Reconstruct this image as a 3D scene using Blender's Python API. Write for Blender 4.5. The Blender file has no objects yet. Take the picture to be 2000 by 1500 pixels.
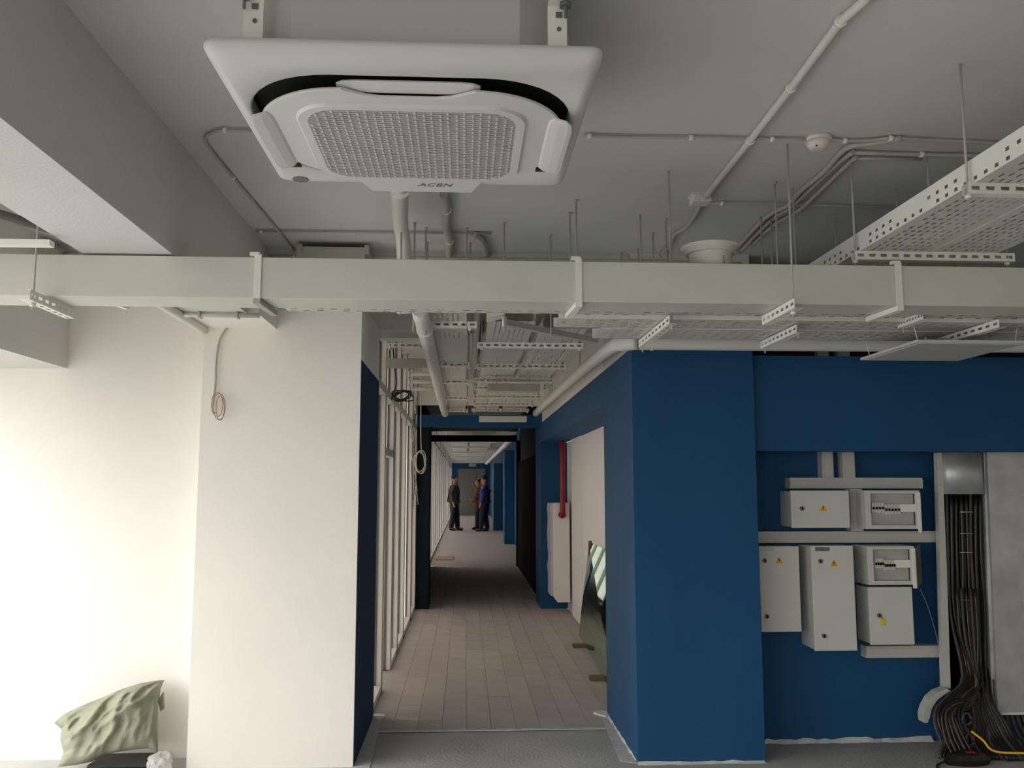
import bpy, bmesh, math, random
from mathutils import Vector, Matrix, noise
random.seed(7)
S = bpy.context.scene
COL = S.collection
R = math.radians
# ------------------------------------------------------------------ camera
F, YAW, PITCH = 1720.0, 0.05308, 0.11576          # focal length in pixels of the 2000 x 1500 frame
C0 = Vector((0, 0, 1.5))
fw = Vector((math.sin(YAW)*math.cos(PITCH), math.cos(YAW)*math.cos(PITCH), math.sin(PITCH)))
rt = Vector((math.cos(YAW), -math.sin(YAW), 0))
up = rt.cross(fw)
cd = bpy.data.cameras.new('camera'); cam = bpy.data.objects.new('camera', cd); COL.objects.link(cam)
cd.sensor_width = 36; cd.lens = F/2000*36; cd.clip_start = .02; cd.clip_end = 400
m = Matrix((rt, up, -fw)).transposed().to_4x4(); m.translation = C0
cam.matrix_world = m
S.camera = cam
# ------------------------------------------------------------------ sky, portals, exposure
w = bpy.data.worlds.new('world'); S.world = w; w.use_nodes = True
wt = w.node_tree; bg = wt.nodes['Background']; bg.inputs[1].default_value = 10.0
tcw = wt.nodes.new('ShaderNodeTexCoord'); sep = wt.nodes.new('ShaderNodeSeparateXYZ'); mr = wt.nodes.new('ShaderNodeMapRange'); cr = wt.nodes.new('ShaderNodeValToRGB')
mr.inputs[1].default_value = -1; mr.inputs[2].default_value = 1
wt.links.new(tcw.outputs['Generated'], sep.inputs[0]); wt.links.new(sep.outputs[2], mr.inputs[0]); wt.links.new(mr.outputs[0], cr.inputs[0]); wt.links.new(cr.outputs[0], bg.inputs[0])
e = cr.color_ramp.elements      # overcast sky over darker ground
e[0].position = 0; e[0].color = (.16, .16, .16, 1); e[1].position = 1; e[1].color = (1, .99, .965, 1)
for p_, c_ in ((.485, (.18, .18, .178, 1)), (.51, (.39, .385, .375, 1)), (.7, (.64, .635, .62, 1))):
    k_ = e.new(p_); k_.color = c_
S.view_settings.view_transform = 'Standard'; S.view_settings.look = 'None'
S.view_settings.exposure = -0.16; S.view_settings.gamma = 1; S.view_settings.use_curve_mapping = False
S.cycles.max_bounces = 10; S.cycles.diffuse_bounces = 7; S.cycles.transparent_max_bounces = 16
S.cycles.sample_clamp_indirect = 8
def portal(loc, rot, sx, sy):
    l = bpy.data.lights.new('window_portal', 'AREA'); l.shape = 'RECTANGLE'; l.size = sx; l.size_y = sy
    l.cycles.is_portal = True
    o = bpy.data.objects.new('window_portal', l); COL.objects.link(o); o.location = loc; o.rotation_euler = rot
PORTALS = []

def dirof(px, py): return fw + rt*((px-1000)/F) + up*((750-py)/F)
def aY(px, py, Y): d = dirof(px, py); return C0 + d*(Y/d.y)
def aZ(px, py, Z): d = dirof(px, py); return C0 + d*((Z-1.5)/d.z)
def aX(px, py, X): d = dirof(px, py); return C0 + d*(X/d.x)
# ------------------------------------------------------------------ materials
def lin(c): return tuple(((v/255)/12.92 if v/255 <= .04045 else ((v/255+.055)/1.055)**2.4) for v in c)
MATS = {}
def mat(name, col, rough=.6, metal=0., var=.0, scale=6., bump=0., bscale=80., rnd=0., spec=.5, stretch=None):
    m = bpy.data.materials.new(name); m.use_nodes = True; nt = m.node_tree; N = nt.nodes; L = nt.links
    b = N['Principled BSDF']; c = lin(col)
    b.inputs['Base Color'].default_value = (*c, 1); b.inputs['Roughness'].default_value = rough
    b.inputs['Metallic'].default_value = metal; b.inputs['Specular IOR Level'].default_value = spec
    tc = N.new('ShaderNodeTexCoord'); src = tc.outputs['Object']
    if stretch:
        mp = N.new('ShaderNodeMapping'); mp.inputs['Scale'].default_value = stretch; L.new(src, mp.inputs[0]); src = mp.outputs[0]
    out = None
    if var:
        n = N.new('ShaderNodeTexNoise'); n.inputs['Scale'].default_value = scale; n.inputs['Detail'].default_value = 6
        L.new(src, n.inputs['Vector'])
        r = N.new('ShaderNodeMapRange'); r.inputs[1].default_value = .3; r.inputs[2].default_value = .7
        r.inputs[3].default_value = 1-var; r.inputs[4].default_value = 1+var; L.new(n.outputs[0], r.inputs[0]); out = r.outputs[0]
    if rnd:
        oi = N.new('ShaderNodeObjectInfo'); r2 = N.new('ShaderNodeMapRange'); r2.inputs[3].default_value = 1-rnd; r2.inputs[4].default_value = 1+rnd
        L.new(oi.outputs['Random'], r2.inputs[0])
        if out is None: out = r2.outputs[0]
        else:
            mu = N.new('ShaderNodeMath'); mu.operation = 'MULTIPLY'; L.new(out, mu.inputs[0]); L.new(r2.outputs[0], mu.inputs[1]); out = mu.outputs[0]
    if out is not None:
        hs = N.new('ShaderNodeHueSaturation'); hs.inputs['Color'].default_value = (*c, 1); L.new(out, hs.inputs['Value']); L.new(hs.outputs[0], b.inputs['Base Color'])
    if bump:
        n2 = N.new('ShaderNodeTexNoise'); n2.inputs['Scale'].default_value = bscale; n2.inputs['Detail'].default_value = 4; L.new(src, n2.inputs['Vector'])
        bp = N.new('ShaderNodeBump'); bp.inputs['Strength'].default_value = bump; bp.inputs['Distance'].default_value = .01
        L.new(n2.outputs[0], bp.inputs['Height']); L.new(bp.outputs[0], b.inputs['Normal'])
    MATS[name] = m; return m
def transl(name, col, f):
    m = mat(name, col, .5); nt = m.node_tree; b = nt.nodes['Principled BSDF']; o = nt.nodes['Material Output']
    t = nt.nodes.new('ShaderNodeBsdfTranslucent'); t.inputs[0].default_value = (*lin(col), 1)
    mx = nt.nodes.new('ShaderNodeMixShader'); mx.inputs[0].default_value = f
    nt.links.new(b.outputs[0], mx.inputs[1]); nt.links.new(t.outputs[0], mx.inputs[2]); nt.links.new(mx.outputs[0], o.inputs[0]); return m
def glassmat(name, col, trans=.8, rough=.02):
    m = bpy.data.materials.new(name); m.use_nodes = True; nt = m.node_tree; N = nt.nodes
    N.remove(N['Principled BSDF']); o = N['Material Output']
    t = N.new('ShaderNodeBsdfTransparent'); t.inputs[0].default_value = (*lin(col), 1)
    g = N.new('ShaderNodeBsdfGlossy'); g.inputs['Roughness'].default_value = rough; g.inputs[0].default_value = (*lin(col), 1)
    fr = N.new('ShaderNodeFresnel'); fr.inputs[0].default_value = 1.5
    mx = N.new('ShaderNodeMixShader'); nt.links.new(fr.outputs[0], mx.inputs[0]); nt.links.new(t.outputs[0], mx.inputs[1]); nt.links.new(g.outputs[0], mx.inputs[2])
    nt.links.new(mx.outputs[0], o.inputs[0]); MATS[name] = m; return m
M_WALL = mat('white_wall_paint', (238, 234, 226), .75, var=.025, scale=2, bump=.12, bscale=120)
M_WALL2 = mat('white_board', (236, 232, 228), .7, var=.02, scale=2)
M_CEIL = mat('grey_ceiling_paint', (204, 205, 202), .85, var=.04, scale=1.5, bump=.06, bscale=140, spec=.2)
M_BEAM = mat('beam_paint', (208, 207, 203), .8, var=.03, scale=2, bump=.2, bscale=90)
M_BLUE = mat('blue_wall_paint', (27, 77, 117), .65, var=.1, scale=1.6, bump=.1, bscale=100, stretch=(1, 1, .35), spec=.25)
M_NAVY2 = mat('greyish_navy_paint', (50, 66, 92), .8, var=.06, scale=3, spec=.08)  # even greyish navy of the pillar's corridor side
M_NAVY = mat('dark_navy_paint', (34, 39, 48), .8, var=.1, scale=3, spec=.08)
M_BLACK = mat('black_paint', (10, 11, 13), .9, spec=.03)
M_PAINT = mat('sprayed_white_metal', (205, 203, 194), .5, var=.04, scale=5)
M_TRAY = mat('white_tray_metal', (232, 230, 222), .5, var=.04, scale=5)
M_AC = mat('white_plastic', (208, 208, 204), .45)
M_BODY = mat('grey_sheet_steel', (182, 182, 178), .5)
M_ACG = mat('grille_plastic', (178, 178, 172), .5)
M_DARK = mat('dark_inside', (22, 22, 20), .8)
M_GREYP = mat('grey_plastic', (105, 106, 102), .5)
M_PIPE = mat('white_pipe_plastic', (218, 216, 209), .4, var=.03)
M_COND = mat('grey_conduit', (176, 174, 165), .6, var=.06, scale=20)
M_CONC = mat('screed_concrete', (174, 173, 170), .8, var=.12, scale=2.5, bump=.3, bscale=60)
M_PLANK = mat('grey_floor_plank', (182, 173, 168), .8, var=.07, scale=6, rnd=.06, bump=.1, spec=.2)
M_DUST = mat('pale_dust_strip', (196, 196, 197), .9, var=.12, scale=14)
M_PUTTY = mat('white_putty', (215, 214, 208), .9, var=.08, scale=30)
M_CAB = mat('cabinet_enamel', (206, 206, 198), .45, var=.03)
M_TRUNK = mat('trunking_plastic', (192, 191, 184), .5, var=.05, scale=8)
M_GALV = mat('galvanised_steel', (196, 197, 196), .45, .6, var=.16, scale=7, bump=.05)
M_CABLE = mat('black_cable_sheath', (26, 25, 24), .38, var=.2, scale=12)
M_CABLEB = mat('dusty_cable_sheath', (66, 58, 53), .6, var=.25, scale=18)
M_YEL = mat('yellow_cable', (226, 180, 40), .5)
M_RED = mat('red_pipe_paint', (150, 26, 30), .4, var=.05)
M_SIGN = mat('warning_yellow', (228, 160, 20), .5)
M_KEY = mat('key_tag_yellow', (226, 200, 40), .5)
M_SACK = mat('sage_sackcloth', (144, 145, 124), .8, var=.08, scale=9, bump=.25, bscale=160)
M_CARD = mat('cardboard', (176, 140, 104), .85, var=.05)
M_WOOD = mat('pale_wood', (112, 98, 70), .7, var=.15, scale=20)
M_SKIN = mat('skin', (178, 120, 96), .6)
M_DOORG = mat('grey_door', (112, 112, 106), .5, var=.04)
M_TRANSL = transl('frosted_panel', (240, 236, 232), .6)
M_PALEC = mat('pale_cable', (200, 200, 176), .5)
M_TAN = mat('tan_wire', (180, 140, 110), .5)
M_GLASS = glassmat('green_tinted_glass', (205, 222, 212))
M_FILM = mat('clear_film', (226, 222, 218), .2)
nt_ = M_FILM.node_tree; tr_ = nt_.nodes.new('ShaderNodeBsdfTransparent'); mx_ = nt_.nodes.new('ShaderNodeMixShader'); mx_.inputs[0].default_value = .5
nt_.links.new(nt_.nodes['Principled BSDF'].outputs[0], mx_.inputs[1]); nt_.links.new(tr_.outputs[0], mx_.inputs[2]); nt_.links.new(mx_.outputs[0], nt_.nodes['Material Output'].inputs[0])
M_DETECT = mat('smoke_detector_plastic', (222, 210, 204), .5)
M_SLAB = mat('dark_slab', (34, 36, 38), .6, var=.2, scale=14)
# ------------------------------------------------------------------ mesh helpers
V = Vector
def smooth_path(pts, n=6):
    pts = [V(p) for p in pts]
    if len(pts) < 3: return pts
    out = []
    P = [pts[0]*2-pts[1]] + pts + [pts[-1]*2-pts[-2]]
    for i in range(1, len(P)-2):
        a, b, c, d = P[i-1:i+3]
        for k in range(n):
            t = k/n
            out.append(.5*((2*b)+(c-a)*t+(2*a-5*b+4*c-d)*t*t+(3*b-a-3*c+d)*t**3))
    out.append(pts[-1]); return out
class MB:
    def __init__(s): s.v = []; s.f = []; s.sm = []
    def add(s, vs, fs, smooth=False):
        o = len(s.v); s.v += [V(v) for v in vs]
        for f in fs: s.f.append([i+o for i in f]); s.sm.append(smooth)
        return s
    def box(s, x0, x1, y0, y1, z0, z1):
        return s.add([(x0,y0,z0),(x1,y0,z0),(x1,y1,z0),(x0,y1,z0),(x0,y0,z1),(x1,y0,z1),(x1,y1,z1),(x0,y1,z1)],
                     [(3,2,1,0),(4,5,6,7),(0,1,5,4),(1,2,6,5),(2,3,7,6),(3,0,4,7)])
    def obox(s, a, b, wv, hv):          # bar from a to b; wv, hv full cross vectors (centred)
        a, b, wv, hv = V(a), V(b), V(wv)/2, V(hv)/2
        vs = [a-wv-hv, a+wv-hv, a+wv+hv, a-wv+hv, b-wv-hv, b+wv-hv, b+wv+hv, b-wv+hv]
        return s.add(vs, [(3,2,1,0),(4,5,6,7),(0,1,5,4),(1,2,6,5),(2,3,7,6),(3,0,4,7)])
    def tube(s, pts, r, n=8, smooth=True, cap=True, sub=0):
        pts = smooth_path(pts, sub) if sub else [V(p) for p in pts]
        rs = r if isinstance(r, (list, tuple)) else [r]*len(pts)
        if len(rs) != len(pts): rs = [rs[min(len(rs)-1, int(i*len(rs)/len(pts)))] for i in range(len(pts))]
        vs = []; t0 = (pts[1]-pts[0]).normalized()
        ref = V((0,0,1)) if abs(t0.z) < .9 else V((0,1,0)); u = t0.cross(ref).normalized()
        for i, p in enumerate(pts):
            t = (pts[min(i+1, len(pts)-1)]-pts[max(i-1, 0)]).normalized()
            u = (u-t*u.dot(t)).normalized(); q = t.cross(u)
            for k in range(n):
                a = 2*math.pi*k/n; vs.append(p+(u*math.cos(a)+q*math.sin(a))*rs[i])
        fs = [(i*n+k, i*n+(k+1) % n, (i+1)*n+(k+1) % n, (i+1)*n+k) for i in range(len(pts)-1) for k in range(n)]
        s.add(vs, fs, smooth)
        if cap: 
            o = len(s.v)-len(vs); s.f += [[o+k for k in range(n)][::-1], [o+(len(pts)-1)*n+k for k in range(n)]]; s.sm += [False, False]
        return s
    def loft(s, loops, cap0=False, cap1=False, smooth=False):
        n = len(loops[0]); vs = [p for l in loops for p in l]; fs = [(i*n+k, i*n+(k+1) % n, (i+1)*n+(k+1) % n, (i+1)*n+k) for i in range(len(loops)-1) for k in range(n)]
        s.add(vs, fs, smooth); o = len(s.v)-len(vs)
        if cap0: s.f.append([o+k for k in range(n)][::-1]); s.sm.append(False)
        if cap1: s.f.append([o+(len(loops)-1)*n+k for k in range(n)]); s.sm.append(False)
        return s
    def lathe(s, c, prof, axis=V((0,0,1)), n=20, smooth=True):   # prof: (radius, along axis)
        axis = V(axis).normalized(); ref = V((0,0,1)) if abs(axis.z) < .9 else V((1,0,0)); u = axis.cross(ref).normalized(); q = axis.cross(u)
        loops = [[V(c)+axis*h+(u*math.cos(2*math.pi*k/n)+q*math.sin(2*math.pi*k/n))*r for k in range(n)] for r, h in prof]
        return s.loft(loops, True, True, smooth)
    def prism(s, poly, d):              # poly: 3-D outline, d: extrusion vector
        d = V(d); n = len(poly); a = [V(p) for p in poly]; return s.add(a+[p+d for p in a], [list(range(n))[::-1], list(range(n, 2*n))]+[(k, (k+1) % n, n+(k+1) % n, n+k) for k in range(n)])
    def perf(s, o, u, v, nu, nv, fu=.6, fv=.4, stagger=False, skip=None):   # perforated sheet: u, v = cell vectors
        o, u, v = V(o), V(u), V(v)
        for j in range(nv):
            for i in range(nu):
                a = o+u*i+v*j
                if skip and skip(i, j): s.add([a, a+u, a+u+v, a+v], [(0,1,2,3)]); continue
                sh = u*((.25 if j % 2 else -.0)*(1-fu)) if stagger else u*0
                h0 = a+u*(1-fu)/2+v*(1-fv)/2+sh
                h = [h0, h0+u*fu, h0+u*fu+v*fv, h0+v*fv]
                s.add([a, a+u, a+u+v, a+v]+h, [(0,1,5,4),(1,2,6,5),(2,3,7,6),(3,0,4,7)])
        return s
    def build(s, name, material, parent=None, bevel=0, kind=None, label=None, smooth=False):
        xs = [v.x for v in s.v]; ys = [v.y for v in s.v]; zs = [v.z for v in s.v]
        c = V(((min(xs)+max(xs))/2, (min(ys)+max(ys))/2, min(zs)))
        me = bpy.data.meshes.new(name); me.from_pydata([v-c for v in s.v], [], s.f)
        for p, q in zip(me.polygons, s.sm): p.use_smooth = q or smooth
        me.materials.append(material); me.update()
        o = bpy.data.objects.new(name, me); COL.objects.link(o)
        pl = V((0,0,0)); q = parent
        while q is not None: pl += q.location; q = q.parent
        o.location = c-pl
        if parent is not None: o.parent = parent
        if bevel:
            b = o.modifiers.new('bevel', 'BEVEL'); b.width = bevel; b.segments = 2; b.limit_method = 'ANGLE'
        if kind: o['kind'] = kind
        if label: o['label'] = label
        return o
def B(*a): return MB().box(*a)
def T(pts, r, n=8, sub=0): return MB().tube(pts, r, n, sub=sub)
def tag(o, label, cat, group=None):
    o['label'] = label; o['category'] = cat
    if group: o['group'] = group
    return o
def thing(name, loc, label, cat, group=None):
    o = bpy.data.objects.new(name, None); COL.objects.link(o); o.location = loc; o.empty_display_size = .05
    return tag(o, label, cat, group)
def struct(name, mb, m, parent=None, **k): return mb.build(name, m, parent, kind='structure', **k)
def rr(hx, hy, r, n=8):
    out = []
    for cx, cy, a0 in ((hx-r, hy-r, 0), (-hx+r, hy-r, 90), (-hx+r, -hy+r, 180), (hx-r, -hy+r, 270)):
        for k in range(n+1):
            a = R(a0+90*k/n); out.append((cx+r*math.cos(a), cy+r*math.sin(a)))
    return out

# ================================================================== SETTING
ZC = 2.85                                   # ceiling height
# floor: poured screed in the room, planks laid in the corridor
fl = struct('floor', B(-3.2, 6.2, -6, 5.6, -.12, 0).box(-2.3, 3.2, 5.6, 48, -.12, -.006), M_CONC)
yy = 5.68
rows = 0
me_cache = {}
for i in range(12):
    y0_ = 5.69 if i < 10 else 6.0
    y = y0_ - (.0 if i == 0 else random.random()*.7)
    x0 = -.6+i*.155
    while y < (17.3 if i < 10 else 11.1):
        y1 = min(y+.9, 17.3 if i < 10 else 11.1); ya = max(y, y0_)
        if y1-ya > .05:
            key = round(y1-ya, 2)
            if key not in me_cache:
                o = B(x0+.0012, x0+.1538, ya+.001, y1-.001, -.006, random.choice((.0, .0006, .0012))).build('floor_plank', M_PLANK, fl); me_cache[key] = o
            else:
                s = me_cache[key]; o = s.copy(); COL.objects.link(o); o.parent = fl
                o.location = V((x0+.0775, (ya+y1)/2, -.006))-fl.location
        y += .9
B(-.68, 1.32, 17.3, 47, -.006, 0).box(.95, 1.05, 11.1, 17.3, -.006, 0).build('far_floor_covering', M_PLANK, fl)
# pale threshold line and dusty bare strips along the walls
B(-.6, .95, 5.655, 5.69, -.002, .003).build('threshold_strip', M_DUST, fl)
MB().prism([(-.6, 4.95, .002), (-.5, 4.95, .002), (-.53, 5.95, .002), (-.6, 5.98, .002)], (0, 0, .002)).build('edge_strip', M_DUST, fl)
MB().prism([(.86, 5.0, .002), (.95, 4.95, .002), (.95, 5.98, .002), (.9, 5.98, .002)], (0, 0, .002)).build('edge_strip', M_DUST, fl)
def lump_line(x0, x1, y, wdt, h, n, name, parent, seed, along='x'):
    rnd = random.Random(seed); mb = MB(); top = []; bot = []
    for k in range(n+1):
        t = x0+(x1-x0)*k/n; q = wdt*(.5+.6*rnd.random()); z = h*(.5+.7*rnd.random())
        top.append((t, q, z))
    for k in range(n):
        (a, qa, za), (b, qb, zb) = top[k], top[k+1]
        p = [(a, y, 0), (b, y, 0), (b, y-qb, 0), (a, y-qa, 0), (a, y, za), (b, y, zb)]
        if along == 'y': p = [(q[1], q[0], q[2]) for q in p]
        mb.add(p, [(0,1,2,3), (4,5,1,0), (3,2,5,4), (0,3,4), (1,5,2)])
    return mb.build(name, M_PUTTY, parent, label='rough white putty line where wall meets floor')
# walls -------------------------------------------------------------
wb = struct('wall_back_left', B(-3.2, -1.3, 5.2, 5.4, 0, ZC), M_WALL)
struct('pillar_white', B(-1.473, -.592, 4.98, 6.0, 0, ZC), M_WALL)
# blue corridor side of the white pillar (painted to 2.21 m)
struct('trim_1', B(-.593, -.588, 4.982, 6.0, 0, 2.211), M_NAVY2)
struct('wall_room_left', B(-3.2, -2.31, 3.2, 5.2, 2.18, ZC).box(-3.2, -2.31, -6, 3.2, 2.42, ZC), M_BEAM)           # lintel over the windows, unseen near part raised for more light
struct('wall_room_left_sill', B(-3.2, -2.95, -6, 5.2, 0, .12), M_WALL)
for k, y in enumerate((-6, -3.2, -.4, 2.4, 5.1)):
    struct('window_%d' % (k+1), B(-3.05, -2.97, y, y+.08, .12, 2.18 if y > 3.2 else 2.42), M_WALL2)
struct('wall_rear', B(-3.2, 6.2, -6.2, -6, 0, .9).box(-3.2, 6.2, -6.2, -6, 2.3, ZC).box(-3.2, -2.2, -6.2, -6, .9, 2.3).box(.6, 6.2, -6.2, -6, .9, 2.3), M_WALL)
struct('wall_room_right', B(6.0, 6.2, -6, 5.6, 0, ZC), M_WALL)
struct('ceiling', B(-3.2, 6.2, -6.2, 5.6, ZC, ZC+.2).box(-2.3, 3.2, 5.6, 48, ZC, ZC+.2), M_CEIL)
struct('beam_ceiling', B(-1.47, -1.13, -6, 5.2, 2.388, ZC), M_BEAM)
struct('beam_corridor_mouth', B(-.592, .95, 5.0, 6.05, 2.56, ZC), M_CEIL)
struct('wall_over_pillar', B(-1.473, -.592, 4.97, 4.98, 2.5, ZC), M_CEIL)
# blue block beside the corridor
blk = struct('wall_blue_block', B(.95, 1.655, 4.955, 6.0, 0, 2.29), M_BLUE)
struct('wall_above_block', B(.952, 1.655, 4.965, 6.0, 2.29, ZC), M_BEAM)
struct('wall_niche_header', B(1.655, 6.0, 5.0, 5.12, 1.703, 2.258), M_BLUE)
wn = struct('wall_niche_back', B(1.655, 6.0, 5.31, 5.5, 0, ZC), M_BLUE)
struct('gap_shade_sheet', B(1.655, 6.0, 5.29, 5.31, 2.0, ZC), M_DARK)  # dark sheet painting the shade in the gap above the header
lump_line(1.66, 2.78, 5.31, .035, .022, 26, 'putty_line', wn, 3)
lump_line(5.0, 6.0, .95, .02, .012, 20, 'putty_line', blk, 4, 'y')
lump_line(.95, 1.65, 4.955, .03, .012, 12, 'putty_line', blk, 5)
for (x, y) in ((-.585, 6.0), (.9, 6.0)):
    mb = MB(); rnd = random.Random(int(x*100))
    pts = [(x+.05*math.cos(a)*(.6+.8*rnd.random())+.02, y+.07*math.sin(a)*(.6+.6*rnd.random())) for a in [k*.7 for k in range(9)]]
    mb.prism([(p[0], p[1], .001) for p in pts], (0, 0, .012)).build('putty_lump', M_PUTTY, fl)
# corridor, right side ---------------------------------------------
struct('wall_corridor_header', B(.95, 1.27, 6.0, 11.1, 2.05, 2.29), M_BLUE)
struct('wall_corridor_upper', B(.97, 1.3, 6.0, 11.1, 2.29, ZC), M_WALL2)
wr = struct('wall_corridor_white', B(1.27, 1.4, 6.0, 10.53, 0, 2.05), M_WALL2)
B(1.255, 1.27, 9.56, 10.4, .01, 2.05).build('wall_board', M_WALL2, wr)
struct('wall_corridor_white_end', B(1.285, 1.4, 10.53, 11.1, 0, 2.05), M_WALL2)
struct('column_blue', B(.95, 1.285, 11.1, 11.9, 0, 2.29), M_BLUE)
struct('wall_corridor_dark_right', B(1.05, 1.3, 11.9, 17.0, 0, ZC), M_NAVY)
struct('door_1', B(1.0, 1.05, 12.6, 16.8, 0, 1.95), M_BLACK)
struct('column_black', B(.985, 1.35, 16.8, 17.1, 0, 2.37), M_BLACK)
struct('wall_over_header', B(-.65, 1.0, 11.1, 11.25, 2.52, ZC), M_WALL)
struct('beam_blue_header', B(-.65, 1.0, 11.08, 11.3, 2.24, 2.395), M_BLUE)
struct('column_navy', B(-.66, -.44, 11.1, 11.6, 0, 2.24), M_NAVY)
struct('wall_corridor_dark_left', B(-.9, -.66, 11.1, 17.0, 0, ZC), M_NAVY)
struct('beam_black', B(-.68, 1.0, 17.0, 17.12, 2.36, 2.48), M_BLACK)
# far corridor
struct('column_blue_far', B(1.04, 1.35, 23.3, 24.0, 0, 2.45), M_BLUE)
struct('column_blue_farther', B(.99, 1.35, 30.5, 32.0, 0, 2.3), M_BLUE)
struct('wall_corridor_far_right', B(1.3, 1.45, 17.0, 47, 0, ZC), M_BLUE)
we = struct('wall_end', B(-1.0, 1.45, 46.6, 46.8, 0, 2.72), M_BLUE)
struct('wall_end_upper', B(-1.0, 1.45, 46.55, 46.8, 2.72, ZC), M_WALL)
dr = struct('door_2', B(-.35, 1.07, 46.5, 46.6, 0, 2.42), M_DOORG)
B(.6, .62, 46.495, 46.5, 0, 2.4).build('door_gap', M_DARK, dr)
B(.47, .55, 46.44, 46.5, 1.05, 1.09).build('door_handle', M_GALV, dr)
# corridor, left partition: white posts, rails and frosted panels
def partition(name, posts, x, zt, lintel, door=None, y_end=None, top=ZC):
    p = bpy.data.objects.new(name, None); COL.objects.link(p); p['kind'] = 'structure'; p.location = (x-.06, posts[0], 0)
    for y in posts:
        B(x-.12, x, y-.025, y+.025, 0, top).build('post', M_WALL2, p)
        B(x-.064, x-.044, y-.034, y-.025, 0, top).build('shade_line', M_GREYP, p)  # dark strips stand in for the shadow gaps at the post edges
        B(x-.006, x+.002, y-.029, y-.025, 0, top).build('shade_line', M_GREYP, p)
    for i in range(len(posts)-1):
        a, b = posts[i]+.025, posts[i+1]-.025
        B(x-.1, x-.0, a, b, zt, zt+.06).build('head_rail', M_TRUNK, p)
        if door == i:
            B(x-.1, x-.01, a, b, 1.74, 1.80).build('door_head', M_TRUNK, p)
            B(x-.075, x-.06, a, b, 1.80, zt).build('frosted_panel', M_TRANSL, p)
            B(x-.15, x-.14, a, b+.02, 0, 1.80).build('door_leaf', M_TRANSL, p)
        else:
            B(x-.1, x-.005, a, b, 0, .05).build('bottom_rail', M_WALL2, p)
            B(x-.075, x-.06, a, b, .05, zt).build('frosted_panel', M_TRANSL, p)
        B(x-.085, x-.06, a, b, zt+.06, top).build('upper_panel', M_TRANSL, p)
    return p
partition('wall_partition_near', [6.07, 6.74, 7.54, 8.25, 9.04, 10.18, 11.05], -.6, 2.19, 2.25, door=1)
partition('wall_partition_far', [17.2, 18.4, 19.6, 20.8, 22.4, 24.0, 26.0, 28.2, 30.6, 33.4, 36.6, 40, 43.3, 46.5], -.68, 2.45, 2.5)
# rooms behind the partitions: unseen, cut shallow and open to the sky to light the corridor
struct('wall_side_room', B(-2.3, -.9, 5.4, 5.5, 0, ZC).box(-2.3, -.9, 11.2, 11.3, 0, ZC).box(-2.3, -.9, 16.8, 16.9, 0, ZC).box(-2.3, -1.0, 47, 47.1, 0, ZC), M_WALL)
struct('wall_behind_room', B(1.3, 3.2, 5.5, 5.6, 0, ZC), M_WALL)
portal((-2.96, -.4, 1.27), (0, R(-90), 0), 2.30, 11)
portal((-.8, -6.1, 1.6), (R(90), 0, 0), 2.8, 1.4)
portal((-2.28, 8.3, 1.42), (0, R(-90), 0), 2.85, 5.8)
portal((-2.28, 32, 1.42), (0, R(-90), 0), 2.85, 30)
lint = struct('beam_corridor_lintel', B(-.6, .0, 6.05, 6.2, 2.52, 2.6), M_BEAM)

# ================================================================== AIR CONDITIONER
ax, ay, az = -.151, 2.475, 2.52
ac = thing('ceiling_air_conditioner', (ax, ay, 2.47), 'square white four-way cassette air conditioner hanging from the ceiling', 'air conditioner')
def L3(pts, z, dx=0, dy=0): return [V((ax+dx+x, ay+dy+y, z)) for x, y in pts]
HX, HY = .484, .457
out = rr(HX, HY, .035, 10)
ins = rr(.437, .355, .25, 10)
MB().loft([L3(ins, az+.075), L3(ins, az+.006), L3(rr(.443, .361, .25, 10), az), L3(rr(HX-.03, HY-.03, .03, 10), az+.002), L3(rr(HX-.008, HY-.008, .035, 10), az+.012), L3(out, az+.028), L3(out, az+.042), L3(rr(HX-.02, HY-.02, .03, 10), az+.046), L3(ins, az+.075)], smooth=False).build('frame', M_AC, ac, smooth=True)
oc = [(.28, -.41), (.41, -.28), (.41, .28), (.28, .41), (-.28, .41), (-.41, .28), (-.41, -.28), (-.28, -.41)]
bd = MB().loft([L3(oc, az+.05), L3(oc, 2.815)], True, True).build('body', M_BODY, ac)
for x in (-.17, .01, .18): MB().lathe((ax+x, ay-.4095, 2.72), [(.0025, -.002), (.0025, .001)], (0, 1, 0), 8).build('rivet', M_DARK, bd)
MB().loft([L3(rr(.44, .358, .25, 10), az+.040), L3(rr(.44, .358, .25, 10), az+.048)], True, True).build('air_outlet', M_DARK, ac)  # plate coloured dark to put shade into the outlet slot
# inner panel, notched for the louvres
hx, hy, r0 = .422, .312, .25
pr = rr(hx, hy, r0, 14)
def notch(pts):
    o = []
    for x, y in pts:
        o.append((x, y))
    return o
poly = []
n1 = 15
q = notch(pr)
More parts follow.
